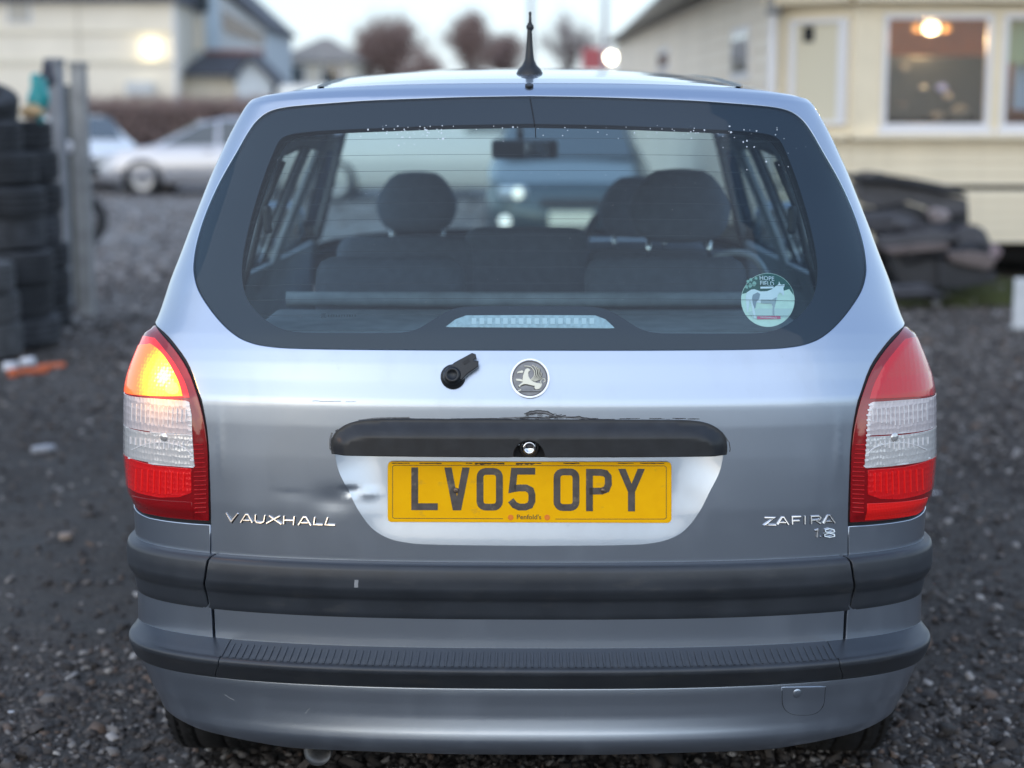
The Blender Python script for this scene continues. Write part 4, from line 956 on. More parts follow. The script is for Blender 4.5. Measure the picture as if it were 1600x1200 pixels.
# ------------------------------------------------------------------ sides of the body, wheels, front
def side_maps(sg, off=0.0):
    def Pf(q):
        y = q[:, 0] * sg; z = q[:, 1]; e = .002
        return np.stack([sg * (H(y, z)), y, z], -1) + Nf(q) * off
    def Nf(q):
        y = q[:, 0] * sg; z = q[:, 1]; e = .004
        dy = (H(y + e, z) - H(y - e, z)) / (2 * e); dz = (H(y, z + e) - H(y, z - e)) / (2 * e)
        n = np.stack([np.full(len(y), float(sg)), -dy, -dz], -1); return n / np.linalg.norm(n, axis=1, keepdims=True)
    return Pf, Nf
def side_surface(name, sg, poly, holes, g, m, parent, off=0.0, thick=.015, roll=.0015):
    Pf, Nf = side_maps(sg, off)
    return surface(name, Pf, Nf, [(y * sg, z) for y, z in poly], [[(y * sg, z) for y, z in h] for h in holes], g, m, parent, thick, roll=roll)
jt = np.concatenate([np.linspace(.02, 1.30, 30), np.linspace(1.36, main.tmax - .01, 60)])
J = main.raw(np.array([-(sedge(t) + .012) if t < 2.9 else -1.065 for t in jt]), jt); J = [(float(p[1]), float(p[2])) for p in J]
AX_R, AX_F, WR = .80, 3.49, .312
zb = .235
def arch(c, r=.365, n=16): 
    a0 = math.asin((zb - WR) / r); return [(c + r * math.cos(a), WR + r * math.sin(a)) for a in np.linspace(math.pi - a0, a0, n)]
low = [p for p in J if p[1] > (.40 if p[0] < 1 else zb + .01)]
body_side = low + [(4.0, zb)] + arch(AX_F)[::-1] + [p for p in arch(AX_R)[::-1] if p[0] > AX_R or p[1] > .40] + [(J[0][0] + .03, .395)]
W_q = spline([(.56, 1.075), (.80, 1.062), (1.05, 1.055), (1.06, 1.22), (1.055, 1.385), (.86, 1.395), (.68, 1.385), (.60, 1.25)], closed=True, m=4, sharp=(0, 2, 4, 6))
W_r = spline([(1.17, 1.052), (1.55, 1.045), (1.93, 1.04), (1.93, 1.22), (1.90, 1.405), (1.5, 1.42), (1.17, 1.405), (1.16, 1.22)], closed=True, m=4, sharp=(0, 2, 4, 6))
W_f = spline([(2.06, 1.038), (2.5, 1.032), (2.99, 1.03), (2.80, 1.20), (2.50, 1.375), (2.25, 1.40), (2.04, 1.405), (2.05, 1.22)], closed=True, m=4, sharp=(0, 2, 6))
wheels = []
for sg in (-1, 1):
    s_ = side_surface('side_panel', sg, body_side, [W_q, W_r, W_f], .035, paint, car)
    for Wd in (W_q, W_r, W_f):
        gl = side_surface('side_window', sg, grow(Wd, -.001), [], .06, side_glass, car, off=-.004, thick=.003)
        side_surface('window_rubber', sg, grow(Wd, .012), [grow(Wd, -.012)], .05, seal, gl, off=.0015, thick=.008)
    side_surface('side_trim', sg, [(.42, .55), (3.3, .55), (3.2, 1.0), (2.96, 1.05), (2.55, 1.40), (2.3, 1.43), (.72, 1.43), (.50, 1.2)], [grow(W_q, .03), grow(W_r, -.015), grow(W_f, -.015)], .05, trim_in, car, off=-.040, thick=.012)
    for ln in ([(1.10, .32), (1.10, .9), (1.09, 1.10), (1.08, 1.42)], [(1.99, .30), (1.99, 1.0), (1.98, 1.43)], [(3.05, .30), (3.10, .7), (3.08, 1.0)], [(1.10, .31), (3.05, .29)], [(1.20, 1.44), (2.2, 1.44)]):
        V = []; F = []; L_ = resample(ln, .05, closed=False); Pf, Nf = side_maps(sg)
        for i, (y, z) in enumerate(L_):
            a, b = L_[max(i - 1, 0)], L_[min(i + 1, len(L_) - 1)]; dx, dz = b[0] - a[0], b[1] - a[1]; l = math.hypot(dx, dz); nx, nz = -dz / l * .0022, dx / l * .0022
            q = np.array([((y + nx) * sg, z + nz), ((y - nx) * sg, z - nz)]); p = Pf(q) + Nf(q) * .0006; V += list(p)
        F = [(2 * i, 2 * i + 2, 2 * i + 3, 2 * i + 1) for i in range(len(L_) - 1)]
        mesh_obj('door_seam', V, F, seal, s_)
    for yh in (1.22, 2.12):
        x = sg * (H(yh, .93) + .012); box('door_handle', (x, yh, .93), (.03, .19, .032), plastic, car, bevel=.012)
    side_surface('side_moulding', sg, [(1.14, .52), (3.02, .50), (3.04, .60), (1.13, .62)], [], .05, plastic, car, off=.014, thick=.012, roll=.005)
    x = sg * (H(2.95, 1.08) + .10)
    mir_ = box('wing_mirror', (x, 2.92, 1.09), (.20, .10, .15), paint, car, bevel=.045, seg=4, smooth=True)
    box('mirror_glass', (x, 2.868, 1.09), (.165, .006, .115), chrome, mir_, bevel=.002)
    box('mirror_foot', (sg * (H(2.98, 1.05) + .0), 2.95, 1.055), (.10, .06, .05), black, mir_, bevel=.015)
    for c in (AX_R, AX_F):       # dark arch liner
        V = []; F = []; A = arch(c, .372, 20); n = len(A)
        for (y, z) in A: V += [(sg * (float(H(y, z)) - .005), y, z), (sg * .50, y, z)]
        for i in range(n - 1): F.append((2 * i, 2 * i + 1, 2 * i + 3, 2 * i + 2))
        b = len(V); V += [(sg * .50, y, z) for y, z in A]; F.append(tuple(range(b, b + n)))
        mesh_obj('arch_liner', V, F, hollow, car)
# wheels
def tyre_profile(r, w, wall=.115):
    h = w / 2
    return [(-h * .80, r - wall), (-h * .96, r - wall + .015), (-h, r - .06), (-h * .97, r - .03), (-h * .86, r - .008), (-h * .72, r - .001), (-h * .70, r - .001), (-h * .69, r - .009), (-h * .62, r - .009), (-h * .61, r), (-h * .36, r), (-h * .35, r - .009), (-h * .28, r - .009), (-h * .27, r), (h * .0, r)]
def full_profile(r, w, wall=.115):
    a = tyre_profile(r, w, wall); return a + [(-x, y) for x, y in a[::-1][1:]]
def make_wheel():
    wh = empty('wheel', (0, 0, 0)); wh.parent = car
    ty = lathe('tyre', full_profile(WR, .195), tyre_m, wh, axis='x', n=64)
    V = []; F = []                    # cross grooves of the tread
    for k in range(56):
        a = 2 * math.pi * k / 56
        for sd_ in (-1, 1):
            b = len(V)
            for (x, r_, da) in ((sd_ * .036, WR + .0012, .0), (sd_ * .036, WR + .0012, .045), (sd_ * .088, WR - .007, .075), (sd_ * .088, WR - .007, .03)):
                V.append((x, r_ * math.cos(a + da), r_ * math.sin(a + da)))
            for (x, r_, da) in ((sd_ * .036, WR - .01, .0), (sd_ * .036, WR - .01, .045), (sd_ * .088, WR - .018, .075), (sd_ * .088, WR - .018, .03)):
                V.append((x, r_ * math.cos(a + da), r_ * math.sin(a + da)))
            F += [(b, b + 1, b + 2, b + 3), (b, b + 4, b + 5, b + 1), (b + 1, b + 5, b + 6, b + 2), (b + 2, b + 6, b + 7, b + 3), (b + 3, b + 7, b + 4, b)]
    tag(mesh_obj('tread_blocks', V, F, tyre_m, wh), kind='stuff')
    rim = lathe('rim', [(-.07, .19), (.02, .185), (.075, .197), (.08, .19), (.06, .18), (.035, .15), (.04, .08), (.055, .05), (.056, .0001)], steel_m, wh, axis='x', n=48)
    lathe('rim_inner', [(-.08, .197), (-.075, .19), (-.02, .18), (-.02, .0001)], hollow, wh, axis='x', n=32)
    return wh
wh0 = make_wheel(); first = True
for sg in (-1, 1):
    for c in (AX_R, AX_F):
        wq = wh0 if first else copy_tree(wh0, car); first = False
        wq.location = (sg * .735, c, WR - .030); wq.rotation_euler = (random.uniform(0, 3), 0, 0 if sg > 0 else math.pi)
cyl('rear_axle', (-.6, AX_R, .30), (.6, AX_R, .30), .035, hollow, car)
# windscreen, bonnet, nose
t0, t1 = t_ws + .02, float(main.ts[np.argmin(np.abs(main.tab[0] - 3.44))])
wl = [(-.90 * LREF, t) for t in np.linspace(t0 + .01, t1 - .01, 14)]
ws_o = wl + [(-x, t) for x, t in wl[::-1]]
ws = panel('windscreen', main, ws_o, side_glass, car, g=.06, thick=.004)
fr_o = [(-1.05 * LREF, t) for t in np.linspace(t_ws + .004, t1 + .02, 14)]
panel('windscreen_frame', main, fr_o + [(-x, t) for x, t in fr_o[::-1]], paint, car, holes=[ws_o], g=.04, thick=.02)
panel('windscreen_band', main, grow(ws_o, .01), frit_m, ws, holes=[grow(ws_o, -.045)], off=-.006, g=.05, thick=.002)
tb = float(main.ts[np.argmin(np.abs(main.tab[0] - 4.0))])
b_o = [(-1.0 * LREF, t) for t in np.linspace(t1 + .03, tb, 12)]
panel('bonnet', main, b_o + [(-x, t) for x, t in b_o[::-1]], paint, car, g=.05)
n_o = [(-1.05 * LREF, t) for t in np.linspace(tb + .006, main.tmax - .03, 12)]
panel('front_bumper', main, n_o + [(-x, t) for x, t in n_o[::-1]], paint, car, g=.05)
for sg in (-1, 1):
    ho = [(.42, tb + .03), (.80, tb + .0), (.80, tb + .16), (.44, tb + .19)]
    panel('headlight', main, ho, lamp_clear, car, off=.006, g=.03, thick=.02, sgn=sg)
panel('grille', main, [(-.33, tb + .06), (.33, tb + .06), (.30, tb + .17), (-.30, tb + .17)], black, car, off=.006, g=.04)

# ------------------------------------------------------------------ interior
def cushion(name, c, s, m, parent, r=.05, rot=None, sub=2):
    bm = bmesh.new(); bm_box(bm, c, s, rot); bmesh.ops.bevel(bm, geom=bm.edges[:], offset=min(r, min(s) * .48), segments=4, profile=.6, affect='EDGES')
    return bm_obj(name, bm, m, parent, smooth=True)
def loaf(name, c, w_, d, h, m, parent, tilt=.15, top=.75):
    """head restraint: rounded, narrower at the top"""
    V = []; F = []; nz, na = 10, 24
    for i in range(nz + 1):
        f = i / nz; ph = -math.pi / 2 + math.pi * f; zz = h / 2 * math.sin(ph) ; k = max(.02, math.cos(ph)) ** .42; ww = 1 - (1 - top) * max(0, zz / h * 2)
        for j in range(na):
            a = 2 * math.pi * j / na; ca, sa = math.cos(a), math.sin(a)
            V.append((c[0] + w_ / 2 * k * ww * math.copysign(abs(ca) ** .6, ca), c[1] + zz * tilt + d / 2 * k * math.copysign(abs(sa) ** .7, sa), c[2] + zz))
    for i in range(nz):
        for j in range(na): F.append((i * na + j, i * na + (j + 1) % na, (i + 1) * na + (j + 1) % na, (i + 1) * na + j))
    F.append(tuple(range(na))[::-1]); F.append(tuple(nz * na + j for j in range(na)))
    return mesh_obj(name, V, F, m, parent, smooth=True)
def seat(x, y, zt, w_, name='seat', head=None, posts=True, hsize=(.27, .12, .20)):
    e = empty(name, (0, 0, 0)); e.parent = car
    cushion('seat_back', (x, y + .06, zt - .27), (w_, .15, .54), seat_m, e, r=.06, rot=Matrix.Rotation(R(-8), 4, 'X'))
    cushion('seat_base', (x, y + .30, zt - .52), (w_, .50, .16), seat_m, e, r=.06)
    if head:
        hx, hy, hz0, hz1 = head
        h_ = loaf('headrest', (hx, hy, (hz0 + hz1) / 2), hsize[0], hsize[1], hz1 - hz0, seat_m, e)
        if posts:
            for d in (-.085, .085): cyl('headrest_post', (hx + d, hy + .0, zt - .05), (hx + d, hy, hz0 + .03), .0065, chrome, h_)
    return e
def zi(v, y): return zrow(v, y)
def xi(u, y): return float(at(u, 300, y)[0])
# middle row: bench of three, right-hand seat with its head restraint up
yb = 1.62
seat(xi(640, yb), yb, zi(372, yb), .43)
seat(xi(822, yb), yb, zi(357, yb), .36)
seat(xi(1035, yb), yb, zi(392, yb), .43, head=(xi(1062, yb), yb, zi(378, yb), zi(264, yb)), hsize=(.285, .13, .2))
# front seats
yf = 2.58
seat(xi(650, yf), yf, zi(378, yf), .47, head=(xi(651, yf), yf, zi(362, yf), zi(268, yf)), hsize=(.275, .12, .2))
seat(xi(1000, yf), yf, zi(378, yf), .47, head=(xi(1000, yf), yf, zi(372, yf), zi(275, yf)), hsize=(.28, .12, .2))
# third row, low
yt = .98
seat(xi(605, yt), yt, zi(405, yt), .37); seat(xi(1045, yt), yt, zi(405, yt), .40)
box('load_cover', (0, .62, 1.0), (1.20, .50, .03), cover_m, car, bevel=.01)
cyl('cover_roller', (-.58, .90, 1.035), (.58, .90, 1.035), .018, cover_m, car)
box('boot_floor', (0, .9, .62), (1.3, 1.5, .05), headlin, car)
box('dashboard', (0, 3.10, .88), (1.32, .46, .26), trim_in, car, bevel=.07, seg=4, smooth=True)
tube('steering_wheel', [(.38 + .185 * math.cos(a), 2.86 + .06 * math.sin(a), 1.0 + .175 * math.sin(a)) for a in np.linspace(0, 2 * math.pi, 29)[:-1]], .014, black, car, closed=True)
# rear-view mirror
mx, mz = xi(820, 2.86), zi(233, 2.86)
rm = cushion('rear_view_mirror', (mx, 2.86, mz), (.235, .045, .070), black, car, r=.02)
box('mirror_glass', (mx + .05, 2.834, mz), (.105, .004, .052), mat('mirror_silver', (.85, .87, .88), rough=.03, metal=1), rm, bevel=.0015, rot=Matrix.Rotation(R(10), 4, 'Z'))
cyl('mirror_stalk', (mx - .015, 2.87, mz + .02), (mx - .02, 2.93, mz + .12), .012, black, rm)
for sg in (-1, 1):
    # seat belts of the rear rows, pillar trims inside
    xb = lambda y, z: sg * (float(H(y, z)) - .085)
    b_ = tube('seat_belt', [(xb(.98, 1.36), .98, 1.36), (xb(.98, 1.25) , .985, 1.25), (xb(1.0, 1.12) - sg * .02, 1.0, 1.12), (xb(1.0, 1.0) - sg * .03, 1.0, 1.0)], .008, seal, car, n=6)
    box('belt_anchor', (xb(.98, 1.27), .975, 1.22), (.022, .02, .07), black, b_, bevel=.01)
    0 and tube('seat_belt', [(xb(2.0, 1.34) + sg * .02, 2.02, 1.34), (xb(2.0, 1.2), 2.06, 1.18), (xb(2.0, 1.0) - sg * .05, 2.2, .95)], .011, seal, car, n=6)
    for (y0, y1_) in ((1.055, 1.175), (1.925, 2.065)):
        V = []; n = 9
        zs = np.linspace(.95, 1.44, n)
        for z in zs:
            for (yy, dd) in ((y0, .045), (y0 + .02, .062), (y1_ - .02, .062), (y1_, .045)): V.append((sg * (float(H(yy, z)) - dd), yy, z))
        F = [];
        for i in range(n - 1):
            for k in range(3): F.append((i * 4 + k, i * 4 + k + 1, i * 4 + k + 5, i * 4 + k + 4))
        mesh_obj('pillar_trim', V, F, trim_in, car, smooth=True)
# curved grab strap seen behind the right-hand seat
tube('seat_side_bolster', spline([(xi(1118, 1.45), 1.45, zi(402, 1.45)), (xi(1150, 1.45), 1.44, zi(394, 1.45)), (xi(1180, 1.45), 1.43, zi(403, 1.45)), (xi(1200, 1.45), 1.42, zi(430, 1.45))], m=5), .010, trim_in, car, n=8)
# ================================================================== ground
def ground_material():
    m = mat('dark_gravelly_ground', (.05, .048, .05), rough=.8); t = m.node_tree; b = t.nodes['Principled BSDF']; L = t.links
    tc = t.nodes.new('ShaderNodeTexCoord')
    def noise(sc, det=8, ro=.6, st=(1, 1, 1)):
        mp = t.nodes.new('ShaderNodeMapping'); mp.inputs['Scale'].default_value = st; L.new(tc.outputs['Object'], mp.inputs[0])
        n = t.nodes.new('ShaderNodeTexNoise'); n.inputs['Scale'].default_value = sc; n.inputs['Detail'].default_value = det; n.inputs['Roughness'].default_value = ro; L.new(mp.outputs[0], n.inputs['Vector']); return n.outputs['Fac']
    def rng_(v, a, b_, c=0, d=1):
        r = t.nodes.new('ShaderNodeMapRange'); r.inputs['From Min'].default_value = a; r.inputs['From Max'].default_value = b_; r.inputs['To Min'].default_value = c; r.inputs['To Max'].default_value = d; L.new(v, r.inputs['Value']); return r.outputs[0]
    def mix(f, A, B):
        x = t.nodes.new('ShaderNodeMix'); x.data_type = 'RGBA'; L.new(f, x.inputs['Factor'])
        for s, v in (('A', A), ('B', B)):
            if isinstance(v, tuple): x.inputs[s].default_value = (*v, 1)
            else: L.new(v, x.inputs[s])
        return x.outputs['Result']
    grit = rng_(noise(55, 8, .75), .38, .66); big_ = noise(.45, 5, .6, (1, .7, 1)); mid = rng_(noise(3.2, 7, .65), .35, .65)
    mud = mix(grit, (.030, .0255, .0225), (.090, .078, .070)); grav = mix(grit, (.066, .057, .051), (.21, .186, .168))
    sp = t.nodes.new('ShaderNodeSeparateXYZ'); L.new(tc.outputs['Object'], sp.inputs[0])
    far = rng_(sp.outputs['Y'], 4, 9); near_mix = rng_(big_, .42, .60)
    mx = t.nodes.new('ShaderNodeMath'); mx.operation = 'MAXIMUM'; L.new(far, mx.inputs[0]); 
    mm2 = t.nodes.new('ShaderNodeMath'); mm2.operation = 'MULTIPLY'; L.new(near_mix, mm2.inputs[0]); L.new(mid, mm2.inputs[1]); L.new(mm2.outputs[0], mx.inputs[1])
    base = mix(mx.outputs[0], mud, grav)
    far2 = rng_(sp.outputs['Y'], 6, 16); blot = mix(rng_(noise(1.1, 6, .7), .38, .62), (.15, .138, .13), (.30, .28, .265)); blot2 = mix(rng_(noise(.9, 6, .7), .4, .6), (.24, .225, .215), (.42, .395, .375)); pale = mix(grit, blot, blot2); base = mix(far2, base, pale)  # paler with distance: lighter gravel plus grazing light put into the colour
    L.new(base, b.inputs['Base Color'])
    L.new(rng_(mid, 0, 1, .62, .92), b.inputs['Roughness']); b.inputs['Specular IOR Level'].default_value = .35
    bp = t.nodes.new('ShaderNodeBump'); bp.inputs['Strength'].default_value = .9; bp.inputs['Distance'].default_value = .018; L.new(noise(70, 8, .7), bp.inputs['Height'])
    b2 = t.nodes.new('ShaderNodeBump'); b2.inputs['Strength'].default_value = .8; b2.inputs['Distance'].default_value = .06; L.new(noise(6, 6, .6), b2.inputs['Height']); L.new(bp.outputs[0], b2.inputs['Normal'])
    L.new(b2.outputs[0], b.inputs['Normal']); return m
gm = ground_material()
def gz(x, y):
    x = np.asarray(x, float); y = np.asarray(y, float)
    z = .012 * np.sin(x * 1.7 + 1) * np.cos(y * 1.1) + .010 * np.sin(x * .9 - y * 1.9 + 2) + .006 * np.sin(x * 5 + y * 4) + .005 * np.sin(x * 3.1 - y * 7.3)
    return (z - .012) * (1 - smooth01(14, 22, np.hypot(x, y - 4))) - .032 * (1 - smooth01(2.6, 6.0, np.hypot(x, y - 2.0)))
gx_ = np.concatenate([[-600, -200, -80, -40], np.linspace(-24, 24, 241), [40, 80, 200, 600]]); gy_ = np.concatenate([[-500, -150, -60, -25], np.linspace(-14, 30, 221), [45, 80, 160, 400, 900]])
X, Y = np.meshgrid(gx_, gy_); Z = gz(X, Y); nx = len(gx_)
V = np.stack([X.ravel(), Y.ravel(), Z.ravel()], -1)
F = [(j * nx + i, j * nx + i + 1, (j + 1) * nx + i + 1, (j + 1) * nx + i) for j in range(len(gy_) - 1) for i in range(nx - 1)]
tag(mesh_obj('ground', V, F, gm, None, smooth=True), kind='structure')

# loose stones, every one a real chip
def stones(name, N, xr, yr, size, m, dens=None, seed=1):
    g = np.random.default_rng(seed); P = []
    x = g.uniform(xr[0], xr[1], N * 3); y = yr[0] + (yr[1] - yr[0]) * g.random(N * 3) ** 1.7
    k = g.random(N * 3) < (dens(x, y) if dens else 1); x, y = x[k][:N], y[k][:N]; n = len(x)
    s = size[0] * np.exp(g.normal(0, size[1], n)); s = np.clip(s, size[0] * .35, size[0] * 4) * (1 + np.clip(y - 3, 0, 20) * .05)
    base = np.array([(-1, -1, -.6), (1, -1, -.6), (1, 1, -.6), (-1, 1, -.6), (-.7, -.75, .6), (.75, -.7, .6), (.7, .75, .6), (-.75, .7, .6)]) * .5
    fc = np.array([(0, 1, 5, 4), (1, 2, 6, 5), (2, 3, 7, 6), (3, 0, 4, 7), (4, 5, 6, 7)])
    B = base[None] * (1 + g.uniform(-.42, .42, (n, 8, 3))); B = B * np.stack([g.uniform(.7, 1.5, n), g.uniform(.6, 1.1, n), g.uniform(.45, .9, n)], -1)[:, None, :]
    tx, ty = g.normal(0, .35, n), g.normal(0, .35, n); B[:, :, 2] += B[:, :, 0] * tx[:, None] + B[:, :, 1] * ty[:, None]
    a = g.uniform(0, 2 * math.pi, n); c, sn = np.cos(a)[:, None], np.sin(a)[:, None]
    bx, by = B[:, :, 0] * c - B[:, :, 1] * sn, B[:, :, 0] * sn + B[:, :, 1] * c
    zz = gz(x, y)
    V = np.stack([bx * s[:, None] + x[:, None], by * s[:, None] + y[:, None], B[:, :, 2] * s[:, None] + (zz + s * .12)[:, None]], -1).reshape(-1, 3)
    Fq = (fc[None] + (np.arange(n) * 8)[:, None, None]).reshape(-1, 4)
    me = bpy.data.meshes.new(name); me.vertices.add(len(V)); me.vertices.foreach_set('co', V.ravel()); me.loops.add(len(Fq) * 4); me.loops.foreach_set('vertex_index', Fq.ravel())
    me.polygons.add(len(Fq)); me.polygons.foreach_set('loop_start', np.arange(len(Fq)) * 4); me.polygons.foreach_set('loop_total', np.full(len(Fq), 4))
    at_ = me.color_attributes.new('tone', 'FLOAT_COLOR', 'POINT'); tone = g.beta(1.6, 4.2, n); warm = g.random(n) < .045
    col = np.ones((n, 8, 4)); col[:, :, 0] = tone[:, None]; col[:, :, 1] = warm[:, None]; at_.data.foreach_set('color', col.ravel())
    me.update(); me.validate(); me.materials.append(m); o = bpy.data.objects.new(name, me); link(o); return tag(o, kind='stuff')
sm = mat('gravel_chip', (.1, .1, .1), rough=.75); _t = sm.node_tree; _b = _t.nodes['Principled BSDF']
_a = _t.nodes.new('ShaderNodeAttribute'); _a.attribute_name = 'tone'; _s = _t.nodes.new('ShaderNodeSeparateColor'); _t.links.new(_a.outputs['Color'], _s.inputs[0])
_c = _t.nodes.new('ShaderNodeValToRGB'); _t.links.new(_s.outputs[0], _c.inputs[0]); _c.color_ramp.elements[0].color = (.032, .028, .026, 1); _c.color_ramp.elements[1].color = (.60, .565, .53, 1)
x_ = _c.color_ramp.elements.new(.4); x_.color = (.115, .099, .089, 1)
_m = _t.nodes.new('ShaderNodeMix'); _m.data_type = 'RGBA'; _t.links.new(_s.outputs[1], _m.inputs['Factor']); _t.links.new(_c.outputs[0], _m.inputs['A']); _m.inputs['B'].default_value = (.16, .115, .09, 1); _t.links.new(_m.outputs['Result'], _b.inputs['Base Color'])
_b.inputs['Specular IOR Level'].default_value = .3
from mathutils import noise as mnoise
def patch(x, y):
    v = np.sin(x * 1.3 + 2.1 * np.sin(y * .8)) + np.sin(y * 1.7 + 1.5 * np.sin(x * 1.1 + 1)) + .6 * np.sin(3.7 * x - 2.9 * y)
    return v
def dens_all(x, y):
    left = np.interp(y, [0, 1.35, 1.7, 2.5, 2.9, 3.9, 4.4, 13], [.95, .9, .10, .10, .5, .45, .22, .3]) * np.clip(1 + .45 * patch(x, y), .25, 1.6)
    return np.where(x > 0, np.clip(.72 + .22 * patch(x, y), .3, 1), left)
stones('gravel', 150000, (-5.5, 6.0), (.2, 13), (.0125, .42), sm, dens_all, 5)
stones('gravel', 5000, (-5.5, 6.0), (.2, 12), (.022, .35), sm, dens_all, 9)
stones('gravel', 14000, (-7, 7), (7, 14), (.015, .4), sm, None, 12)

stones('gravel', 40000, (-5.5, 6.0), (.2, -4.0), (.0125, .42), sm, lambda x, y: np.clip(.6 + .3 * patch(x, y), .2, 1), 25)
smf = sm.copy(); smf.name = 'pale_gravel_chip'
for nd in smf.node_tree.nodes:
    if nd.type == 'VALTORGB':
        el = nd.color_ramp.elements; el[0].color = (.10, .092, .088, 1); el[1].color = (.26, .24, .23, 1); el[2].color = (.6, .57, .54, 1)
stones('gravel', 9000, (-9, 4), (11, 30), (.030, .4), smf, lambda x, y: np.clip(.4 + .3 * patch(x * .6, y * .4), .05, 1), 15)
# ================================================================== generic parked cars of the background
def make_bg_car(name, loc, rz, L, stations, w, wr, col, label, cat, windows, screen_f, screen_r, wheels_y, wr_=.31, group=None, details=None, pm=None, metal=.5):
    """stations: (y, z_sill, z_belt, z_top) from nose (-y) to tail; w half width, wr half roof width"""
    e = empty(name, loc, rz, label, cat, group)
    m = pm or mat(name + '_paint', col, rough=.3, metal=metal, coat=1)
    V = []; F = []; n = 9; ys = [s[0] for s in stations]
    def inter(y, k): return float(np.interp(y, ys, [s[k] for s in stations]))
    y0, y1 = ys[0], ys[-1]
    def endw(y): d = min(y - y0, y1 - y); return 1 - .22 * max(0, 1 - d / .5) ** 2
    fine = sorted(set(list(np.linspace(y0, y1, 30)) + ys))
    for y in fine:
        zs, zb_, zt = inter(y, 1), inter(y, 2), inter(y, 3); k = endw(y); ww = w * k; h = zt - zb_; wt = ww - (w - wr) * min(1, h / .40) if h > .03 else ww * .93
        pr = [(0, zs), (ww * .90, zs), (ww * .99, zs + .10), (ww, (zs + zb_) / 2), (ww * .985, zb_ - .05), (ww * .95, zb_), (wt + .01, zt - min(.05, h * .4)), (wt * .86, zt), (0, zt + .012)]
        V += [(x, y, z) for x, z in pr] + [(-x, y, z) for x, z in pr[1:-1][::-1]]
    N = 2 * n - 2
    for i in range(len(fine) - 1):
        for k in range(N): F.append((i * N + k, (i + 1) * N + k, (i + 1) * N + (k + 1) % N, i * N + (k + 1) % N))
    F.append(tuple(range(N))); F.append(tuple((len(fine) - 1) * N + k for k in range(N))[::-1])
    body = mesh_obj('body', V, F, m, e, smooth=True)
    bm = bmesh.new(); bm.from_mesh(body.data); bmesh.ops.recalc_face_normals(bm, faces=bm.faces); bm.to_mesh(body.data); bm.free()
    def gx(y, z):
        zb_, zt = inter(y, 2), inter(y, 3); h = max(zt - zb_, .05); k = np.clip((z - zb_) / h, 0, 1); ww = w * endw(y) * .95; return ww + (w * endw(y) - (w - wr) * min(1, h / .4) - ww) * k
    for sg in (-1, 1):
        for Wd in windows:
            P = resample(Wd, .12); V = [(sg * (gx(y, z) + .012), y, z) for y, z in P] + [(sg * (gx(y, z) - .012), y, z) for y, z in P]; q = len(P)
            mesh_obj('side_window', V, [tuple(range(q)), tuple(range(q, 2 * q))[::-1]] + [(i, (i + 1) % q, q + (i + 1) % q, q + i) for i in range(q)], bgglass, e)
    for nm, sc in (('windscreen', screen_f), ('rear_window', screen_r)):
        if sc is None: continue
        (ya, za, wa), (yb_, zb2, wb_) = sc; d = .018 if ya < yb_ else .018
        nrm = Vector((0, -(zb2 - za), (yb_ - ya))).normalized(); nrm = nrm if nrm.z > 0 else -nrm
        V = []
        for o in (.02, -.02):
            V += [(-wa, ya + nrm.y * o, za + nrm.z * o), (wa, ya + nrm.y * o, za + nrm.z * o), (wb_, yb_ + nrm.y * o, zb2 + nrm.z * o), (-wb_, yb_ + nrm.y * o, zb2 + nrm.z * o)]
        mesh_obj(nm, V, [(0, 1, 2, 3), (7, 6, 5, 4), (0, 4, 5, 1), (1, 5, 6, 2), (2, 6, 7, 3), (3, 7, 4, 0)], bgglass, e)
    for yy in wheels_y:
        for sg in (-1, 1):
            wq = empty('wheel', (sg * (w - .10), yy, wr_), 0 if sg > 0 else math.pi); wq.parent = e
            lathe('tyre', [(-.09, wr_ - .09), (-.1, wr_ - .04), (-.085, wr_), (.085, wr_), (.1, wr_ - .04), (.09, wr_ - .09)], tyre_m, wq, axis='x', n=32)
            lathe('wheel_trim', [(.02, wr_ - .085), (.095, wr_ - .095), (.085, wr_ - .14), (.06, .08), (.085, .06), (.09, .0001)], bgtrim, wq, axis='x', n=24)
            lathe('arch_shadow', [(-.05, wr_ + .06), (.102, wr_ + .06), (.102, wr_ - .02)], hollow, e, axis='x', c=(sg * (w - .10) if sg > 0 else -(w - .10), yy, wr_), n=28) if sg > 0 else lathe('arch_shadow', [(.05, wr_ + .06), (-.102, wr_ + .06), (-.102, wr_ - .02)], hollow, e, axis='x', c=(-(w - .10), yy, wr_), n=28)
    if details: details(e, w, y0, y1)
    return e
bgglass = mat('background_car_glass', (.035, .05, .055), rough=.04, coat=1, spec=.9)
bgtrim = mat('background_wheel_trim', (.45, .46, .48), rough=.3, metal=.7)
lampw = mat('headlamp_glass', (.75, .78, .8), rough=.08, metal=.4, coat=1)
red_l = mat('background_red_lamp', (.5, .01, .01), rough=.2, coat=1)
def G(u, v): p = ground_at(u, v); return (float(p[0]), float(p[1]), 0.0)
def XY(u, D): p = at(u, 300, D - 3.10); return float(p[0]), D - 3.10

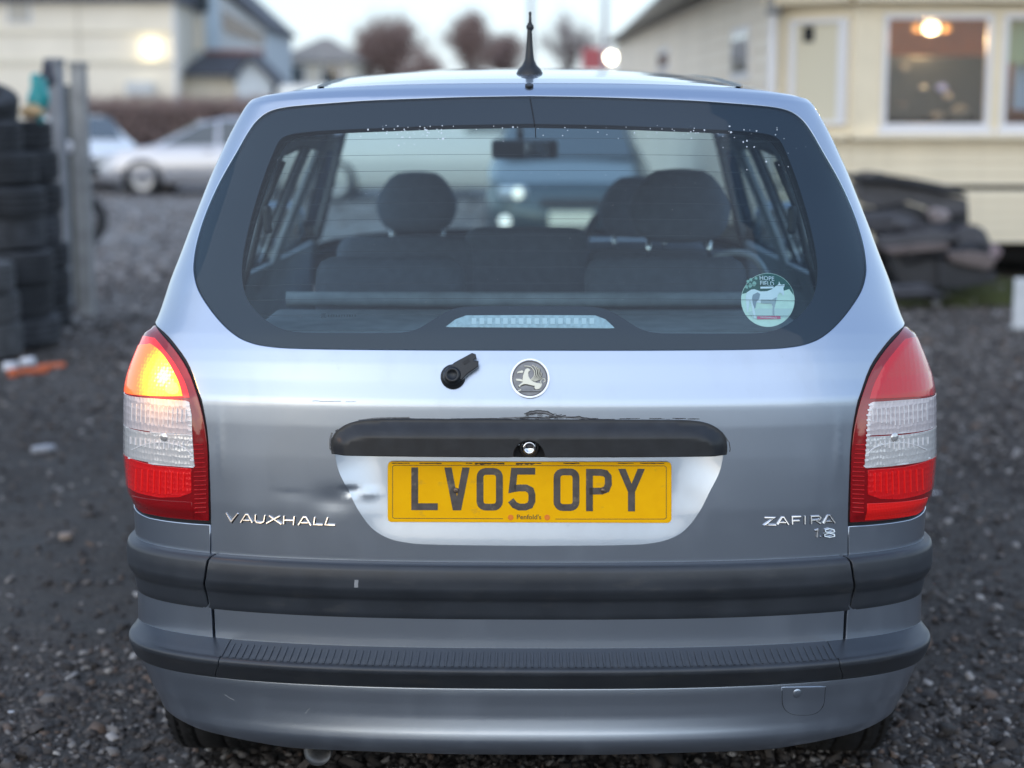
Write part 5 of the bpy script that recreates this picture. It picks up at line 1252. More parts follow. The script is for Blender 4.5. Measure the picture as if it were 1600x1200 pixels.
# silver fastback, side on, tail to the left
def det_silver(e, w, y0, y1):
    for sg in (-1, 1):
        box('tail_light', (sg * .62, y1 - .03, .86), (.30, .10, .15), red_l, e, bevel=.03)
        for yy in (-.15, .78): box('door_handle', (sg * (w + .0), yy, .82), (.03, .17, .03), mat('pale_handle', (.5, .5, .52), rough=.3, metal=.6), e, bevel=.01)
    box('number_plate', (0, y1 + .005, .62), (.50, .02, .11), mat('bg_yellow_plate', (.8, .5, .02), rough=.4), e)
    for sg in (-1, 1): box('headlight', (sg * .62, y0 + .08, .68), (.34, .2, .16), lampw, e, bevel=.04)
sil_st = [(-2.2, .32, .55, .58), (-2.12, .24, .66, .70), (-1.7, .22, .78, .84), (-1.15, .20, .86, .93), (-.35, .20, .88, 1.33), (.1, .20, .88, 1.42), (.75, .20, .90, 1.41), (1.3, .20, .93, 1.27), (1.85, .22, .96, 1.04), (2.12, .26, .92, .97), (2.2, .36, .76, .78)]
sx, sy = XY(352, 31.8)
make_bg_car('parked_car', (sx, sy, 0), R(-90), 4.4, sil_st, .86, .60, (.55, .56, .60), 'pale silver fastback parked side-on in front of the brown hedge', 'car',
            [[(-.98, .93), (-.35, 1.27), (-.02, 1.36), (-.02, .93)], [(.06, .93), (.06, 1.37), (.70, 1.355), (.86, .95)], [(.95, .97), (.80, 1.34), (1.2, 1.24), (1.55, 1.05)]],
            ((-1.12, .95, .62), (-.38, 1.335, .55)), ((1.85, 1.045, .60), (1.22, 1.30, .52)), (-1.36, 1.30), group=None, details=det_silver)
# white car behind it, nose towards us
def det_white(e, w, y0, y1):
    box('lower_grille', (0, y0 - .0, .42), (1.1, .10, .22), black, e, bevel=.03)
    box('grille', (0, y0 + .01, .62), (.75, .08, .10), black, e, bevel=.02)
    for sg in (-1, 1):
        lathe('headlight', [(-.05, .11), (-.09, .10), (-.12, .06), (-.125, .0001)], emis('daylight_lamp_' + ('a' if sg < 0 else 'b'), (.85, .9, 1), 1.2), e, axis='y', c=(sg * .42, y0 + .02, .50), n=20)
whx, why = XY(128, 34.5)
wh_st = [(-2.1, .30, .56, .58), (-2.0, .22, .72, .74), (-1.2, .20, .92, .98), (-.35, .20, .92, 1.40), (.2, .20, .92, 1.47), (1.5, .20, .94, 1.42), (2.0, .25, .94, .98), (2.08, .35, .7, .72)]
make_bg_car('parked_car', (whx, why, 0), R(24), 4.2, wh_st, .86, .60, (.85, .86, .88), 'white car with a dark front end parked beyond the concrete post', 'car',
            [[(-1.0, .97), (-.3, 1.36), (.35, 1.39), (.35, .97)], [(.45, .97), (.45, 1.39), (1.35, 1.36), (1.6, 1.0)]], ((-1.18, 1.0, .64), (-.38, 1.41, .55)), ((1.98, 1.0, .6), (1.52, 1.40, .54)), (-1.32, 1.30), details=det_white, metal=.0)
# dark blue-green car facing us, seen through the windscreen
def det_blue(e, w, y0, y1):
    box('number_plate', (0, y0 - .035, .445), (.44, .02, .15), mat('pale_front_plate', (.97, .93, .74), rough=.4), e)
    box('grille', (0, y0 + .01, .60), (.62, .06, .10), black, e, bevel=.02); box('lower_grille', (0, y0 + .02, .26), (1.0, .06, .12), black, e, bevel=.02)
    for sg in (-1, 1):
        hl_ = box('headlight', (sg * .58, y0 + .05, .70), (.30, .16, .14), lampw, e, bevel=.05)
        lathe('lamp_bulb', [(-.08, .0001), (-.08, .045), (-.05, .06)], emis('lit_headlamp_' + ('a' if sg < 0 else 'b'), (1, .92, .75), 1.1), hl_, axis='y', c=(sg * .53, y0 + .04, .70), n=16)
        lathe('fog_lamp', [(-.055, .0001), (-.05, .055), (-.03, .06)], emis('fog_lamp_' + ('a' if sg < 0 else 'b'), (1, .95, .85), .9), e, axis='y', c=(sg * .66, y0 + .03, .42), n=16)
bx_, by_ = XY(885, 19.0)
bl_st = [(-2.1, .28, .58, .60), (-2.0, .2, .74, .78), (-1.15, .2, .93, 1.0), (-.35, .2, .95, 1.48), (.3, .2, .95, 1.56), (1.7, .2, .95, 1.52), (2.0, .25, .94, 1.0), (2.08, .35, .7, .72)]
make_bg_car('parked_car', (bx_, by_, 0), 0, 4.2, bl_st, .86, .62, (.012, .045, .058), 'dark blue-green car facing us, seen through the windscreen', 'car',
            [[(-1.0, .99), (-.3, 1.42), (.35, 1.47), (.35, .99)], [(.45, .99), (.45, 1.47), (1.5, 1.45), (1.65, 1.02)]], ((-1.13, 1.02, .66), (-.38, 1.485, .57)), None, (-1.3, 1.3), details=det_blue)
# white van further back on its left
vx, vy = XY(664, 30)
va_st = [(-2.5, .30, .62, .64), (-2.42, .25, .95, .98), (-1.9, .22, 1.10, 1.16), (-1.35, .22, 1.12, 1.90), (-1.1, .22, 1.12, 1.98), (2.4, .22, 1.12, 2.0), (2.48, .25, 1.1, 1.95)]
make_bg_car('delivery_van', (vx, vy, 0), R(90), 5, va_st, .92, .82, (.80, .78, .70), 'cream-white van parked side-on, seen through the windscreen beside the dark car', 'van',
            [[(-1.75, 1.16), (-1.35, 1.75), (-.75, 1.78), (-.75, 1.16)]], ((-1.88, 1.18, .72), (-1.38, 1.88, .70)), None, (-1.6, 1.5), wr_=.33, metal=0)

# ================================================================== tyre stacks on the left
def tyre_mesh(r, w_):
    h = w_ / 2; prof = [(-h * .9, r - .125), (-h * .98, r - .10), (-h, r - .06), (-h * .93, r - .02), (-h * .80, r - .004)]
    gro = []
    for c in (-.45, 0, .45): gro += [(h * (c - .055), r), (h * (c - .05), r - .008), (h * (c + .05), r - .008), (h * (c + .055), r)]
    prof = prof + gro + [(-a, b) for a, b in prof[::-1]] + [(h * .82, r - .118), (0, r - .03), (-h * .82, r - .118)]
    return prof
ty_mats = [mat('old_tyre_rubber_' + k, c, rough=.8, noise=(9, .35, 5), bump=(60, .4, .003)) for k, c in (('dark', (.028, .030, .034)), ('dusty', (.050, .053, .060)), ('grey', (.085, .086, .09)))]
protos = {}
def stack_tyre(loc, r, w_, m, tilt=(0, 0), label=None, group=None, upright=False):
    key = (round(r, 2), round(w_, 2), m.name)
    if key not in protos:
        o = lathe('old_tyre', tyre_mesh(r, w_), m, None, axis='z', n=48, closed=True); protos[key] = o
    else: o = protos[key].copy(); link(o)
    o.location = loc; o.rotation_euler = (tilt[0], tilt[1], random.uniform(0, 6))
    return tag(o, label, 'tyre', group)
ORD = ['bottom', 'second', 'third', 'fourth', 'fifth', 'sixth', 'seventh', 'eighth']
def ordn(i, n): return 'top tyre' if i == n - 1 else ('bottom tyre' if i == 0 else ORD[i] + ' tyre up')
def stack(cx, cy_, n, where, seed, mi, lean=0.0, grp=''):
    g = random.Random(seed); z = 0.0
    for i in range(n):
        w_ = g.choice([.19, .205, .215]); r = g.choice([.30, .315, .325]); m = ty_mats[g.choice(mi)]
        stack_tyre((cx + g.uniform(-.03, .03) + lean * (i / n) ** 1.5, cy_ + g.uniform(-.03, .03), z + w_ / 2), r, w_, m, (g.uniform(-.02, .02), g.uniform(-.03, .03)), 'black tyre lying flat, %s in the %s' % (ordn(i, n), where), grp); z += w_ * .99 + .002
    return z
zB = stack(-3.36, 7.72, 7, 'large front stack left of the posts', 3, [0, 0, 1], lean=-.20, grp='tyres stacked left of the posts')
zC = stack(-3.52, 8.62, 7, 'rear stack next to the concrete post', 8, [0, 0, 1], lean=-.12, grp='tyres stacked left of the posts')
stack(-3.45, 7.08, 3, 'low pale stack at the picture edge', 5, [2, 2], grp='tyres stacked left of the posts')
stack_tyre((-3.60, 7.85, zB + .10), .30, .2, ty_mats[0], (.3, .12), 'black tyre thrown tilted on top of the front stack', 'tyres stacked left of the posts')
px_, py_ = XY(122, 18.9)
o = stack_tyre((px_, py_, .31), .31, .21, ty_mats[0], (0, 0), 'upright black tyre standing on the gravel behind the posts', None); o.rotation_euler = (R(90), 0, R(15))
# teal sheet and tan lump on the rear stack
def crumple(name, c, s, m, seed, n=14, amp=.25):
    g = random.Random(seed); bm = bmesh.new(); bmesh.ops.create_icosphere(bm, subdivisions=3, radius=.5)
    for v in bm.verts:
        p = v.co * 3 + Vector((seed, 0, 0)); k = 1 + amp * mnoise.noise(p) * 2 + amp * .6 * mnoise.noise(p * 2.7); v.co = Vector((v.co.x * s[0] * k, v.co.y * s[1] * k, v.co.z * s[2] * k)) + Vector(c)
    return bm_obj(name, bm, m)
p = at(60, 150, 8.55)
o = crumple('plastic_sheet', (p[0], 8.55, p[2]), (.13, .16, .34), mat('teal_plastic', (.02, .33, .34), rough=.35, coat=.4), 2); o.rotation_euler = (0, 0, 0); tag(o, 'crumpled teal plastic sheet poking up from the rear tyre stack', 'plastic sheet')
p = at(57, 169, 8.5); tag(crumple('foam_lump', (p[0], 8.38, p[2] - .02), (.13, .12, .09), mat('tan_foam', (.62, .42, .22), rough=.9), 5), 'small tan foam lump on top of the rear tyre stack', 'foam')
p = at(74, 104, 8.7); tag(crumple('rag', (p[0], 8.7, p[2] - .05), (.09, .09, .2), mat('dark_grey_rag', (.08, .08, .10), rough=.9), 9), 'dark grey rag hung on the post top behind the teal sheet', 'rag')
# posts
conc = mat('weathered_concrete', (.33, .33, .325), rough=.85, noise=(7, .25, 7), bump=(80, .4, .003))
def at_ground_x(u, D): return XY(u, D)
def post(name, u, D, wpx, top_v, m, label, cat, d=.12, cap=True):
    x, y = XY(u, D); wd = wpx * D / FPX; zt = zrow(top_v, y); e = empty(name, (x, y, 0), 0, label, cat)
    box('shaft', (0, 0, zt / 2), (wd, d, zt), m, e, bevel=.012); 
    if cap: box('cap', (0, 0, zt + .018), (wd + .015, d + .015, .036), m, e, bevel=.012)
    return e
post('fence_post', 130, 12.4, 22, 104, conc, 'pale concrete post standing right of the tyre stacks', 'post')
post('fence_post', 95, 12.9, 21, 98, mat('bluish_concrete', (.27, .285, .31), rough=.85, noise=(6, .2, 6)), 'bluish grey post half hidden behind the rear tyre stack', 'post')
x, y = XY(112, 13.2); bd = empty('fence_board', (x, y, 0), 0, 'dark upright board between the two fence posts', 'board')
box('board', (0, 0, .85), (.10, .03, 1.7), mat('dark_timber', (.10, .105, .10), rough=.8, noise=(12, .3, 6)), bd, bevel=.004)
lathe('reflector', [(-.02, .0001), (-.02, .05), (0, .055)], mat('pale_reflector', (.75, .75, .8), rough=.2, coat=1), bd, axis='y', c=(-.02, -.02, zrow(230, y)), n=20)
# rubbish on the ground, bottom left of the stacks
orange = mat('orange_plastic', (.55, .13, .05), rough=.5); whitep = mat('white_packaging', (.72, .74, .80), rough=.6)
def rubbish(name, u, v, L_, W_, T_, rot, m, label, cat):
    p = ground_at(u, v); g = random.Random(u); n = 10
    pts = [(L_ / 2 * math.cos(2 * math.pi * k / n) * g.uniform(.8, 1.1), W_ / 2 * math.sin(2 * math.pi * k / n) * g.uniform(.7, 1.15)) for k in range(n)]
    o = prism(name, pts, 0, T_, m, None, bevel=T_ * .3, axis='z'); o.location = (p[0], p[1], float(gz(p[0], p[1])) + .004); o.rotation_euler = (g.uniform(-.08, .08), g.uniform(-.1, .1), R(rot)); return tag(o, label, cat)
rubbish('plastic_scrap', 82, 571, .20, .05, .03, -6, orange, 'long dull orange plastic strip on the ground, right of the white scraps', 'scrap')
rubbish('plastic_scrap', 52, 580, .17, .06, .035, 8, orange, 'orange plastic scrap just in front of the white scraps', 'scrap')
rubbish('plastic_scrap', 22, 587, .07, .09, .05, 30, orange, 'bent orange scrap nearest the picture edge', 'scrap')
rubbish('paper_scrap', 44, 567, .10, .07, .05, 10, whitep, 'white scrap lying between the orange strips', 'scrap')
rubbish('paper_scrap', 16, 573, .10, .08, .05, -10, whitep, 'bluish white scrap at the edge beside the bent orange one', 'scrap')
rubbish('flat_stone', 68, 690, .11, .09, .03, 12, mat('pale_stone', (.32, .33, .36), rough=.8), 'flat pale stone in the dark mud left of the car', 'stone')
rubbish('flat_stone', 103, 838, .05, .05, .025, 12, mat('brownish_stone', (.30, .24, .20), rough=.8), 'pinkish brown stone near the bumper corner', 'stone')
rubbish('paper_scrap', 16, 1082, .018, .010, .004, 5, whitep, 'tiny white scrap low on the dark ground', 'scrap')
rubbish('paper_scrap', 1462, 756, .05, .012, .006, 5, whitep, 'thin white scrap on the gravel beside the right tail lamp', 'scrap')
# ================================================================== static caravan on the right
YC = 11.8; DC = YC + 3.10
cream = mat('cream_cladding', (.86, .755, .56), rough=.55, noise=(3, .06, 5)); ramp_stain(cream, 5, .55, .85, (.40, .33, .22), .7, (1, 1, .25), fac=.4)
cream_far = mat('lifted_cream_cladding', (.90, .80, .66), rough=.6, noise=(2, .08, 5))  # long wall's cladding lightened in colour to offset its weaker light
upvc = mat('white_window_frame', (.80, .79, .80), rough=.35)
pane_m = glass_mat('window_pane', (.90, .92, .92), dust_veil=.005)
van = empty('static_caravan', (2.2, YC, 0), 0, 'cream static caravan with lap boards, big white-framed bay windows and lit lamp inside', 'caravan')
def vx_(u, y=YC): return float(at(u, 300, y)[0]) - 2.2
def zc(v, y=YC): return zrow(v, y)
z_sill, z_bot, z_head, z_eave = zc(210), zc(378), zc(14), zc(4)
facets = [((0.0, .62), (.62, .0)), ((.62, .0), (2.95, .0)), ((2.95, .0), (3.6, .62))]    # plan of the bay: left facet, front, right facet
def facet_box(a, b, x0, x1, z0, z1, d, m, parent, name, off=0.0, bevel=.004):
    """box on a facet: x0..x1 along it, z0..z1 up, thickness d, front face 'off' proud of it"""
    A, B = Vector((a[0], a[1], 0)), Vector((b[0], b[1], 0)); t = (B - A).normalized(); n = Vector((t.y, -t.x, 0)); c = A + t * (x0 + x1) / 2 + n * (off - d / 2); c.z = (z0 + z1) / 2
    M_ = Matrix((t, -n, Vector((0, 0, 1)))).transposed().to_4x4()
    return box(name, c, (x1 - x0, d, z1 - z0), m, parent, bevel=bevel, rot=M_)
def plank_mesh(L_, h, m, key):
    k = ('plank', round(L_, 3), round(h, 3), m.name)
    if k not in protos:
        me = bpy.data.meshes.new('lap_board'); V = [(0, 0, 0), (L_, 0, 0), (L_, .012, h), (0, .012, h), (0, -.016, .0), (L_, -.016, .0), (L_, -.014, .02), (0, -.014, .02), (0, -.002, h), (L_, -.002, h)]
        me.from_pydata(V, [], [(4, 5, 6, 7), (7, 6, 9, 8), (0, 1, 5, 4), (8, 9, 2, 3), (0, 4, 7, 8, 3), (1, 2, 9, 6, 5), (0, 3, 2, 1)]); me.materials.append(m); me.update(); protos[k] = me
    return protos[k]
def planks(a, b, z0, z1, h, m, parent, gap_at=None):
    A, B = Vector((a[0], a[1], 0)), Vector((b[0], b[1], 0)); t = (B - A); L_ = t.length; t.normalize(); n_ = max(1, int(round((z1 - z0) / h))); h = (z1 - z0) / n_
    for i in range(n_):
        o = bpy.data.objects.new('lap_board', plank_mesh(L_ - .004, h * 1.0, m, None)); link(o); o.parent = parent; o.location = (A.x + t.x * .002, A.y + t.y * .002, z0 + i * h); o.rotation_euler = (0, 0, math.atan2(t.y, t.x))
z_mid = zc(292)
for (a, b) in facets:
    L_ = (Vector(b) - Vector(a)).length
    facet_box(a, b, 0, L_, z_bot, z_head + .6, .05, cream, van, 'wall_core', off=-.03)  if (a, b) != facets[1] else None
    planks(a, b, z_mid + .02, z_sill - .05, .098, cream, van); planks(a, b, z_bot, z_mid - .03, .098, cream, van)
    facet_box(a, b, 0, L_, z_mid - .028, z_mid + .018, .03, hollow, van, 'joint_strip', off=-.012)
    facet_box(a, b, -.01, L_ + .01, z_sill - .045, z_sill, .16, cream, van, 'sill_ledge', off=.11)
    facet_box(a, b, -.02, L_ + .02, z_eave, z_eave + .18, .20, cream, van, 'eaves_board', off=.14)
    facet_box(a, b, 0, L_, z_eave + .18, 2.9, .06, cream, van, 'upper_wall', off=-.01)
# front facet round the windows
a, b = facets[1]; fx = lambda u: vx_(u) - .62
wins = [(fx(1372), fx(1540)), (fx(1557), fx(1557) + .93)]; zt_, zb_w = zc(22), zc(201)
facet_box(a, b, 0, 2.33, z_bot, z_sill, .05, cream, van, 'wall_core', off=-.03)
for (x0, x1) in ((0, wins[0][0]), (wins[0][1], wins[1][0]), (wins[1][1], 2.33)): facet_box(a, b, x0, x1, z_sill, z_eave, .06, cream, van, 'window_post', off=.0)
for (x0, x1) in wins:
    facet_box(a, b, x0, x1, z_sill, zb_w, .06, cream, van, 'window_apron', off=-.001); facet_box(a, b, x0, x1, zt_, z_eave, .06, cream, van, 'window_head', off=-.001)
    fr = empty('window', (0, 0, 0)); fr.parent = van; fw = .045
    for (p0, p1, q0, q1) in ((x0, x1, zt_ - fw, zt_), (x0, x1, zb_w, zb_w + fw), (x0, x0 + fw, zb_w + fw, zt_ - fw), (x1 - fw, x1, zb_w + fw, zt_ - fw)): facet_box(a, b, p0 + .001, p1 - .001, q0, q1, .07, upvc, fr, 'frame', off=.022, bevel=.006)
    facet_box(a, b, x0 + fw, x1 - fw, zb_w + fw, zt_ - fw, .006, pane_m, fr, 'pane', off=.005, bevel=0)
    facet_box(a, b, x0 - .03, x1 + .03, zb_w - .05, zb_w - .001, .06, upvc, fr, 'sill', off=.05, bevel=.008)
# narrow window of the angled facet, blind drawn
a, b = facets[0]; L0 = .877; fr = empty('window', (0, 0, 0)); fr.parent = van
zt2, zb2_ = zc(30, 12.1), zc(196, 12.1)
for (p0, p1, q0, q1) in ((.20, .80, zt2 - .04, zt2), (.20, .80, zb2_, zb2_ + .04), (.20, .26, zb2_ + .04, zt2 - .04), (.72, .80, zb2_ + .04, zt2 - .04)): facet_box(a, b, p0, p1, q0, q1, .06, upvc, fr, 'frame', off=.03, bevel=.005)
facet_box(a, b, .26, .72, zb2_ + .04, zt2 - .04, .01, mat('cream_blind', (.72, .66, .50), rough=.7), fr, 'blind', off=.004)
facet_box(a, b, .33, .45, zt2 - .20, zt2 - .06, .02, hollow, fr, 'dark_vent', off=.012, bevel=.01)
# room behind the bay windows
room = mat('warm_wood_panelling', (.40, .145, .045), rough=.6, noise=(3, .2, 4)); cab = mat('black_cabinet', (.008, .010, .014), rough=.4)
box('room_back', (2.0, 2.4, 1.6), (3.3, .05, 2.2), room, van); box('room_ceiling', (2.0, 1.4, 2.62), (3.3, 2.3, .04), mat('tan_ceiling', (.55, .33, .18), rough=.8), van)
box('room_floor', (2.0, 1.4, .62), (3.3, 2.3, .04), cab, van); box('room_side', (.60, 1.5, 1.6), (.05, 1.8, 2.0), room, van); box('room_side', (3.5, 1.5, 1.6), (.05, 1.8, 2.0), room, van)
x0, x1 = vx_(1392), vx_(1560)
cb = box('dark_cabinet', ((x0 + x1) / 2 + .12, 1.15, 1.38), (1.15, .35, 1.26), cab, van, bevel=.02)
for (u, v, s, c) in ((1443, 137, .06, (.6, .65, .7)), (1472, 138, .10, (.18, .25, .7)), (1480, 150, .09, (.5, .5, .52)), (1412, 106, .08, (.12, .13, .16)), (1465, 182, .12, (.22, .22, .22)), (1500, 175, .16, (.16, .17, .18)), (1410, 165, .07, (.1, .1, .11))):
    p = at(u, v, YC + .92); crumple('shelf_item', (p[0] - 2.2, .92, p[2]), (s, .08, s * .7), mat('shelf_item_%d' % u, c, rough=.5), u).parent = van
p = at(1455, 42, YC + .75)
lampc = (p[0] - 2.2, .75, p[2])
lm_ = lathe('lamp_shade', [(.035, .0001), (.035, .055), (.0, .075), (-.05, .062), (-.065, .0001)], emis('glowing_lamp_shade', (1, .80, .45), 6), van, axis='z', c=lampc, n=24)
for dx in (-.14, .14): crumple('lamp_arm', (lampc[0] + dx, lampc[1], lampc[2] - .01), (.07, .05, .07), emis('amber_glass_%d' % (dx > 0), (1, .45, .12), .9, (.5, .2, .05)), 3).parent = lm_
cyl('lamp_rod', (lampc[0], lampc[1], lampc[2] + .03), (lampc[0], lampc[1], 2.6), .012, steel_m, lm_)
pl = bpy.data.lights.new('caravan_lamp', 'POINT'); pl.energy = 20; pl.color = (1, .62, .28); pl.shadow_soft_size = .08; plo = bpy.data.objects.new('caravan_lamp', pl); link(plo); plo.parent = van; plo.location = (lampc[0], lampc[1], lampc[2] - .12)
box('green_blind', (vx_(1575) + .38, .16, zc(60)), (.86, .02, .42), mat('pale_green_blind', (.42, .50, .30), rough=.8), van)
box('blue_cloth', (vx_(1600) + .1, .30, zc(130)), (.30, .03, .45), mat('pale_blue_cloth', (.30, .42, .60), rough=.8), van)
# long side wall running away, its windows and roof
sideA, sideB = (0.0, .62), (-.55, 17.5)
facet_box(sideB, sideA, 0, (Vector(sideA) - Vector(sideB)).length, z_bot, 2.86, .08, cream_far, van, 'long_wall', off=-.02)
planks(sideB, sideA, z_bot, 2.84, .155, cream_far, van)
Ls = (Vector(sideA) - Vector(sideB)).length
def along(u):
    lo, hi = 0, Ls
    A_, B_ = Vector(sideB), Vector(sideA)
    for _ in range(40):
        mid = (lo + hi) / 2; p_ = A_ + (B_ - A_) * mid / Ls; uu = proj((2.2 + p_.x, YC + p_.y, 1.5))[0]
        if uu < u: lo = mid
        else: hi = mid
    return lo
for (u0, u1, va, vb) in ((1144, 1172, 42, 125), (1030, 1046, 75, 112)):
    s0, s1 = along(u0), along(u1); ym = YC + .62 + (Ls - (s0 + s1) / 2) * .98; z0_, z1_ = zc(vb, ym), zc(va, ym); fr = empty('window', (0, 0, 0)); fr.parent = van
    facet_box(sideB, sideA, s0, s1, z0_, z1_, .05, upvc, fr, 'frame', off=.03); facet_box(sideB, sideA, s0 + .07, s1 - .07, z0_ + .07, z1_ - .07, .02, bgglass, fr, 'pane', off=.036)
cyl('drain_pipe', (-.02, .50, z_bot), (-.02, .50, 2.85), .035, upvc, van); box('pipe_hopper', (-.02, .50, zc(8, 12.2)), (.13, .10, .16), satin, van, bevel=.02)
prism('roof', [(-.70, 2.84), (1.8, 3.30), (4.3, 2.84), (4.3, 2.80), (-.70, 2.80)], -.15, 17.6, mat('grey_caravan_roof', (.50, .49, .46), rough=.7), van)
box('gutter', (-.42, 9.0, 2.84), (.10, 17.2, .08), mat('brown_gutter', (.48, .43, .37), rough=.6), van, rot=Matrix.Rotation(math.atan2(.55, 16.9), 4, 'Z'))
box('underside', (1.8, 3.0, z_bot - .10), (3.3, 5.2, .18), hollow, van)
for (x_, y_) in ((.5, .8), (1.9, .5), (3.2, .8), (.4, 4), (.2, 9), (0, 14)): box('jack_stand', (x_, y_, .12), (.12, .12, .27), steel_m, van, bevel=.01)
box('void_board', (1.9, 1.1, .16), (2.9, .04, .30), hollow, van)  # dark sheet put in for the dark void under the caravan
# ================================================================== heap of car parts before the caravan
blk = mat('black_part_plastic', (.030, .031, .036), rough=.55, noise=(8, .35, 5)); gry = mat('dark_grey_part', (.075, .075, .085), rough=.55, noise=(6, .3, 5)); brn = mat('brownish_part', (.15, .12, .115), rough=.6, noise=(8, .3, 5))
def bumper(u, v, D, L_, H_, depth, m, rot, label, seed, name='car_bumper', cat='bumper', sag=.12):
    g = random.Random(seed); p = at(u, v, D - 3.10); V = []; nu, nv = 22, 7; gap = .02
    for side in (0, 1):
        for i in range(nu + 1):
            f = i / nu * 2 - 1
            for j in range(nv + 1):
                h_ = j / nv * 2 - 1; x = f * L_ / 2 * (1 - .05 * h_ * h_); y = depth * (abs(f) ** 3.2) - .07 * (1 - h_ * h_) + (.02 if side else 0) ; z = h_ * H_ / 2 * (1 - .25 * abs(f) ** 4) - sag * f * f * .4 + .02 * math.sin(f * 5 + seed)
                if abs(h_) < .35 and abs(f) > .1: y += .03
                V.append((x, y, z))
    n = (nu + 1) * (nv + 1); F = []
    idx = lambda s, i, j: s * n + i * (nv + 1) + j
    for i in range(nu):
        for j in range(nv):
            F.append((idx(0, i, j), idx(0, i + 1, j), idx(0, i + 1, j + 1), idx(0, i, j + 1))); F.append((idx(1, i, j), idx(1, i, j + 1), idx(1, i + 1, j + 1), idx(1, i + 1, j)))
        F.append((idx(0, i, 0), idx(1, i, 0), idx(1, i + 1, 0), idx(0, i + 1, 0))); F.append((idx(0, i, nv), idx(0, i + 1, nv), idx(1, i + 1, nv), idx(1, i, nv)))
    for j in range(nv): F.append((idx(0, 0, j), idx(0, 0, j + 1), idx(1, 0, j + 1), idx(1, 0, j))); F.append((idx(0, nu, j), idx(1, nu, j), idx(1, nu, j + 1), idx(0, nu, j + 1)))
    o = mesh_obj(name, V, F, m, None, smooth=False); o.location = tuple(p); o.rotation_euler = tuple(R(a) for a in rot); return tag(o, label, cat, 'car parts heaped before the caravan')
def heap_part(name, z4, y, depth, m, label, cat, rot=0, hollow_=None):
    pts = [tuple(at(1280 + a / 4, 240 + b / 4, y)[[0, 2]]) for a, b in z4]; cx = sum(p[0] for p in pts) / len(pts); cz = min(p[1] for p in pts)
    o = prism(name, [(p[0] - cx, p[1] - cz) for p in pts][::-1], 0, depth, m, None, bevel=.012); o.location = (cx, y, cz); o.rotation_euler = (0, 0, R(rot)); return tag(o, label, cat, 'car parts heaped before the caravan')
heap_part('scrap_sheet', [(245, 130), (300, 140), (390, 118), (425, 130), (600, 155), (780, 192), (860, 212), (945, 262), (930, 276), (860, 262), (600, 210), (480, 185), (250, 172)], 10.15, .55, blk, 'flat black panel with a straight edge lying across the very top of the heap', 'scrap sheet', 3)
heap_part('car_bumper', [(255, 178), (480, 192), (700, 236), (925, 285), (930, 360), (850, 385), (640, 330), (560, 300), (400, 340), (300, 330), (268, 290)], 10.25, .45, gry, 'wide dark grey bumper just under the top panel', 'bumper', -3)
heap_part('door_card', [(300, 335), (400, 350), (560, 312), (660, 345), (690, 470), (640, 498), (400, 515), (335, 420)], 10.20, .30, blk, 'black door card at the middle left of the heap', 'door card', 4)
heap_part('wing_liner', [(800, 300), (930, 296), (942, 400), (938, 440), (850, 452), (740, 440), (700, 400)], 10.35, .30, blk, 'black wing liner on the right under the top panel', 'wheel liner', 8)
heap_part('car_bumper', [(370, 522), (640, 492), (700, 476), (850, 498), (855, 540), (700, 566), (640, 560), (400, 590)], 9.98, .40, gry, 'dark grey bumper bowed across the middle of the heap', 'bumper', -4)
heap_part('plastic_shelf', [(400, 594), (640, 566), (800, 560), (830, 592), (700, 612), (450, 632)], 9.90, .45, brn, 'brownish plastic shelf sticking out of the middle of the heap', 'shelf', 2)
heap_part('scrap_sheet', [(440, 636), (700, 616), (735, 640), (745, 830), (640, 836), (500, 820)], 10.0, .35, blk, 'black panel upright at the bottom left of the heap', 'car panel', -6)
heap_part('fuel_tank', [(850, 482), (900, 460), (980, 446), (1040, 478), (1072, 540), (1082, 615), (940, 604), (860, 590)], 10.05, .40, gry, 'dark grey moulded tank on the heap\'s right end', 'tank', 6)
heap_part('wooden_board', [(800, 618), (950, 612), (1085, 632), (1100, 700), (1060, 722), (900, 696), (820, 672)], 9.88, .30, brn, 'dull brown board low on the right side of the heap', 'board', -2)
heap_part('scrap_sheet', [(735, 660), (900, 704), (1110, 742), (1118, 800), (900, 842), (750, 838)], 9.95, .45, blk, 'black panel lying at the right foot of the heap', 'scrap sheet', 3)
bumper(1405, 352, 13.3, .95, .16, .08, gry, (10, 8, 4), 'thin grey bumper strip angled across the upper half of the heap', 2, sag=.03)
bumper(1480, 395, 13.1, .70, .12, .08, blk, (-10, -5, 6), 'short black bumper strip poking out right of the middle', 4, sag=.02)
bumper(1385, 452, 12.9, .9, .12, .12, gry, (-15, 0, 0), 'grey bumper lip lying on the grass at the heap\'s foot', 10)
p = at(1465, 335, 10.12); tag(crumple('foam_block', tuple(p), (.17, .13, .10), mat('pinkish_grey_foam', (.30, .26, .26), rough=.9), 21), 'pinkish grey foam block wedged high on the right of the heap', 'foam')
p = at(1550, 396, 10.6); tag(crumple('crumpled_bag', tuple(p), (.13, .12, .14), mat('dusky_pink_bag', (.33, .25, .26), rough=.7), 23), 'small dusky pink bag at the right end of the heap', 'bag')
stack_tyre((float(at(1350, 440, 10.9)[0]), 10.9, .11), .31, .21, ty_mats[0], (.0, .1), 'black tyre lying under the left end of the heap', None)
stack_tyre((float(at(1440, 440, 11.0)[0]), 11.0, .11), .31, .21, ty_mats[1], (.0, -.05), 'black tyre lying under the middle of the heap', None)
stack_tyre((float(at(1440, 440, 11.0)[0]) + .02, 11.0, .33), .31, .21, ty_mats[0], (.05, -.05), 'black tyre resting on the lower tyre inside the heap', None)
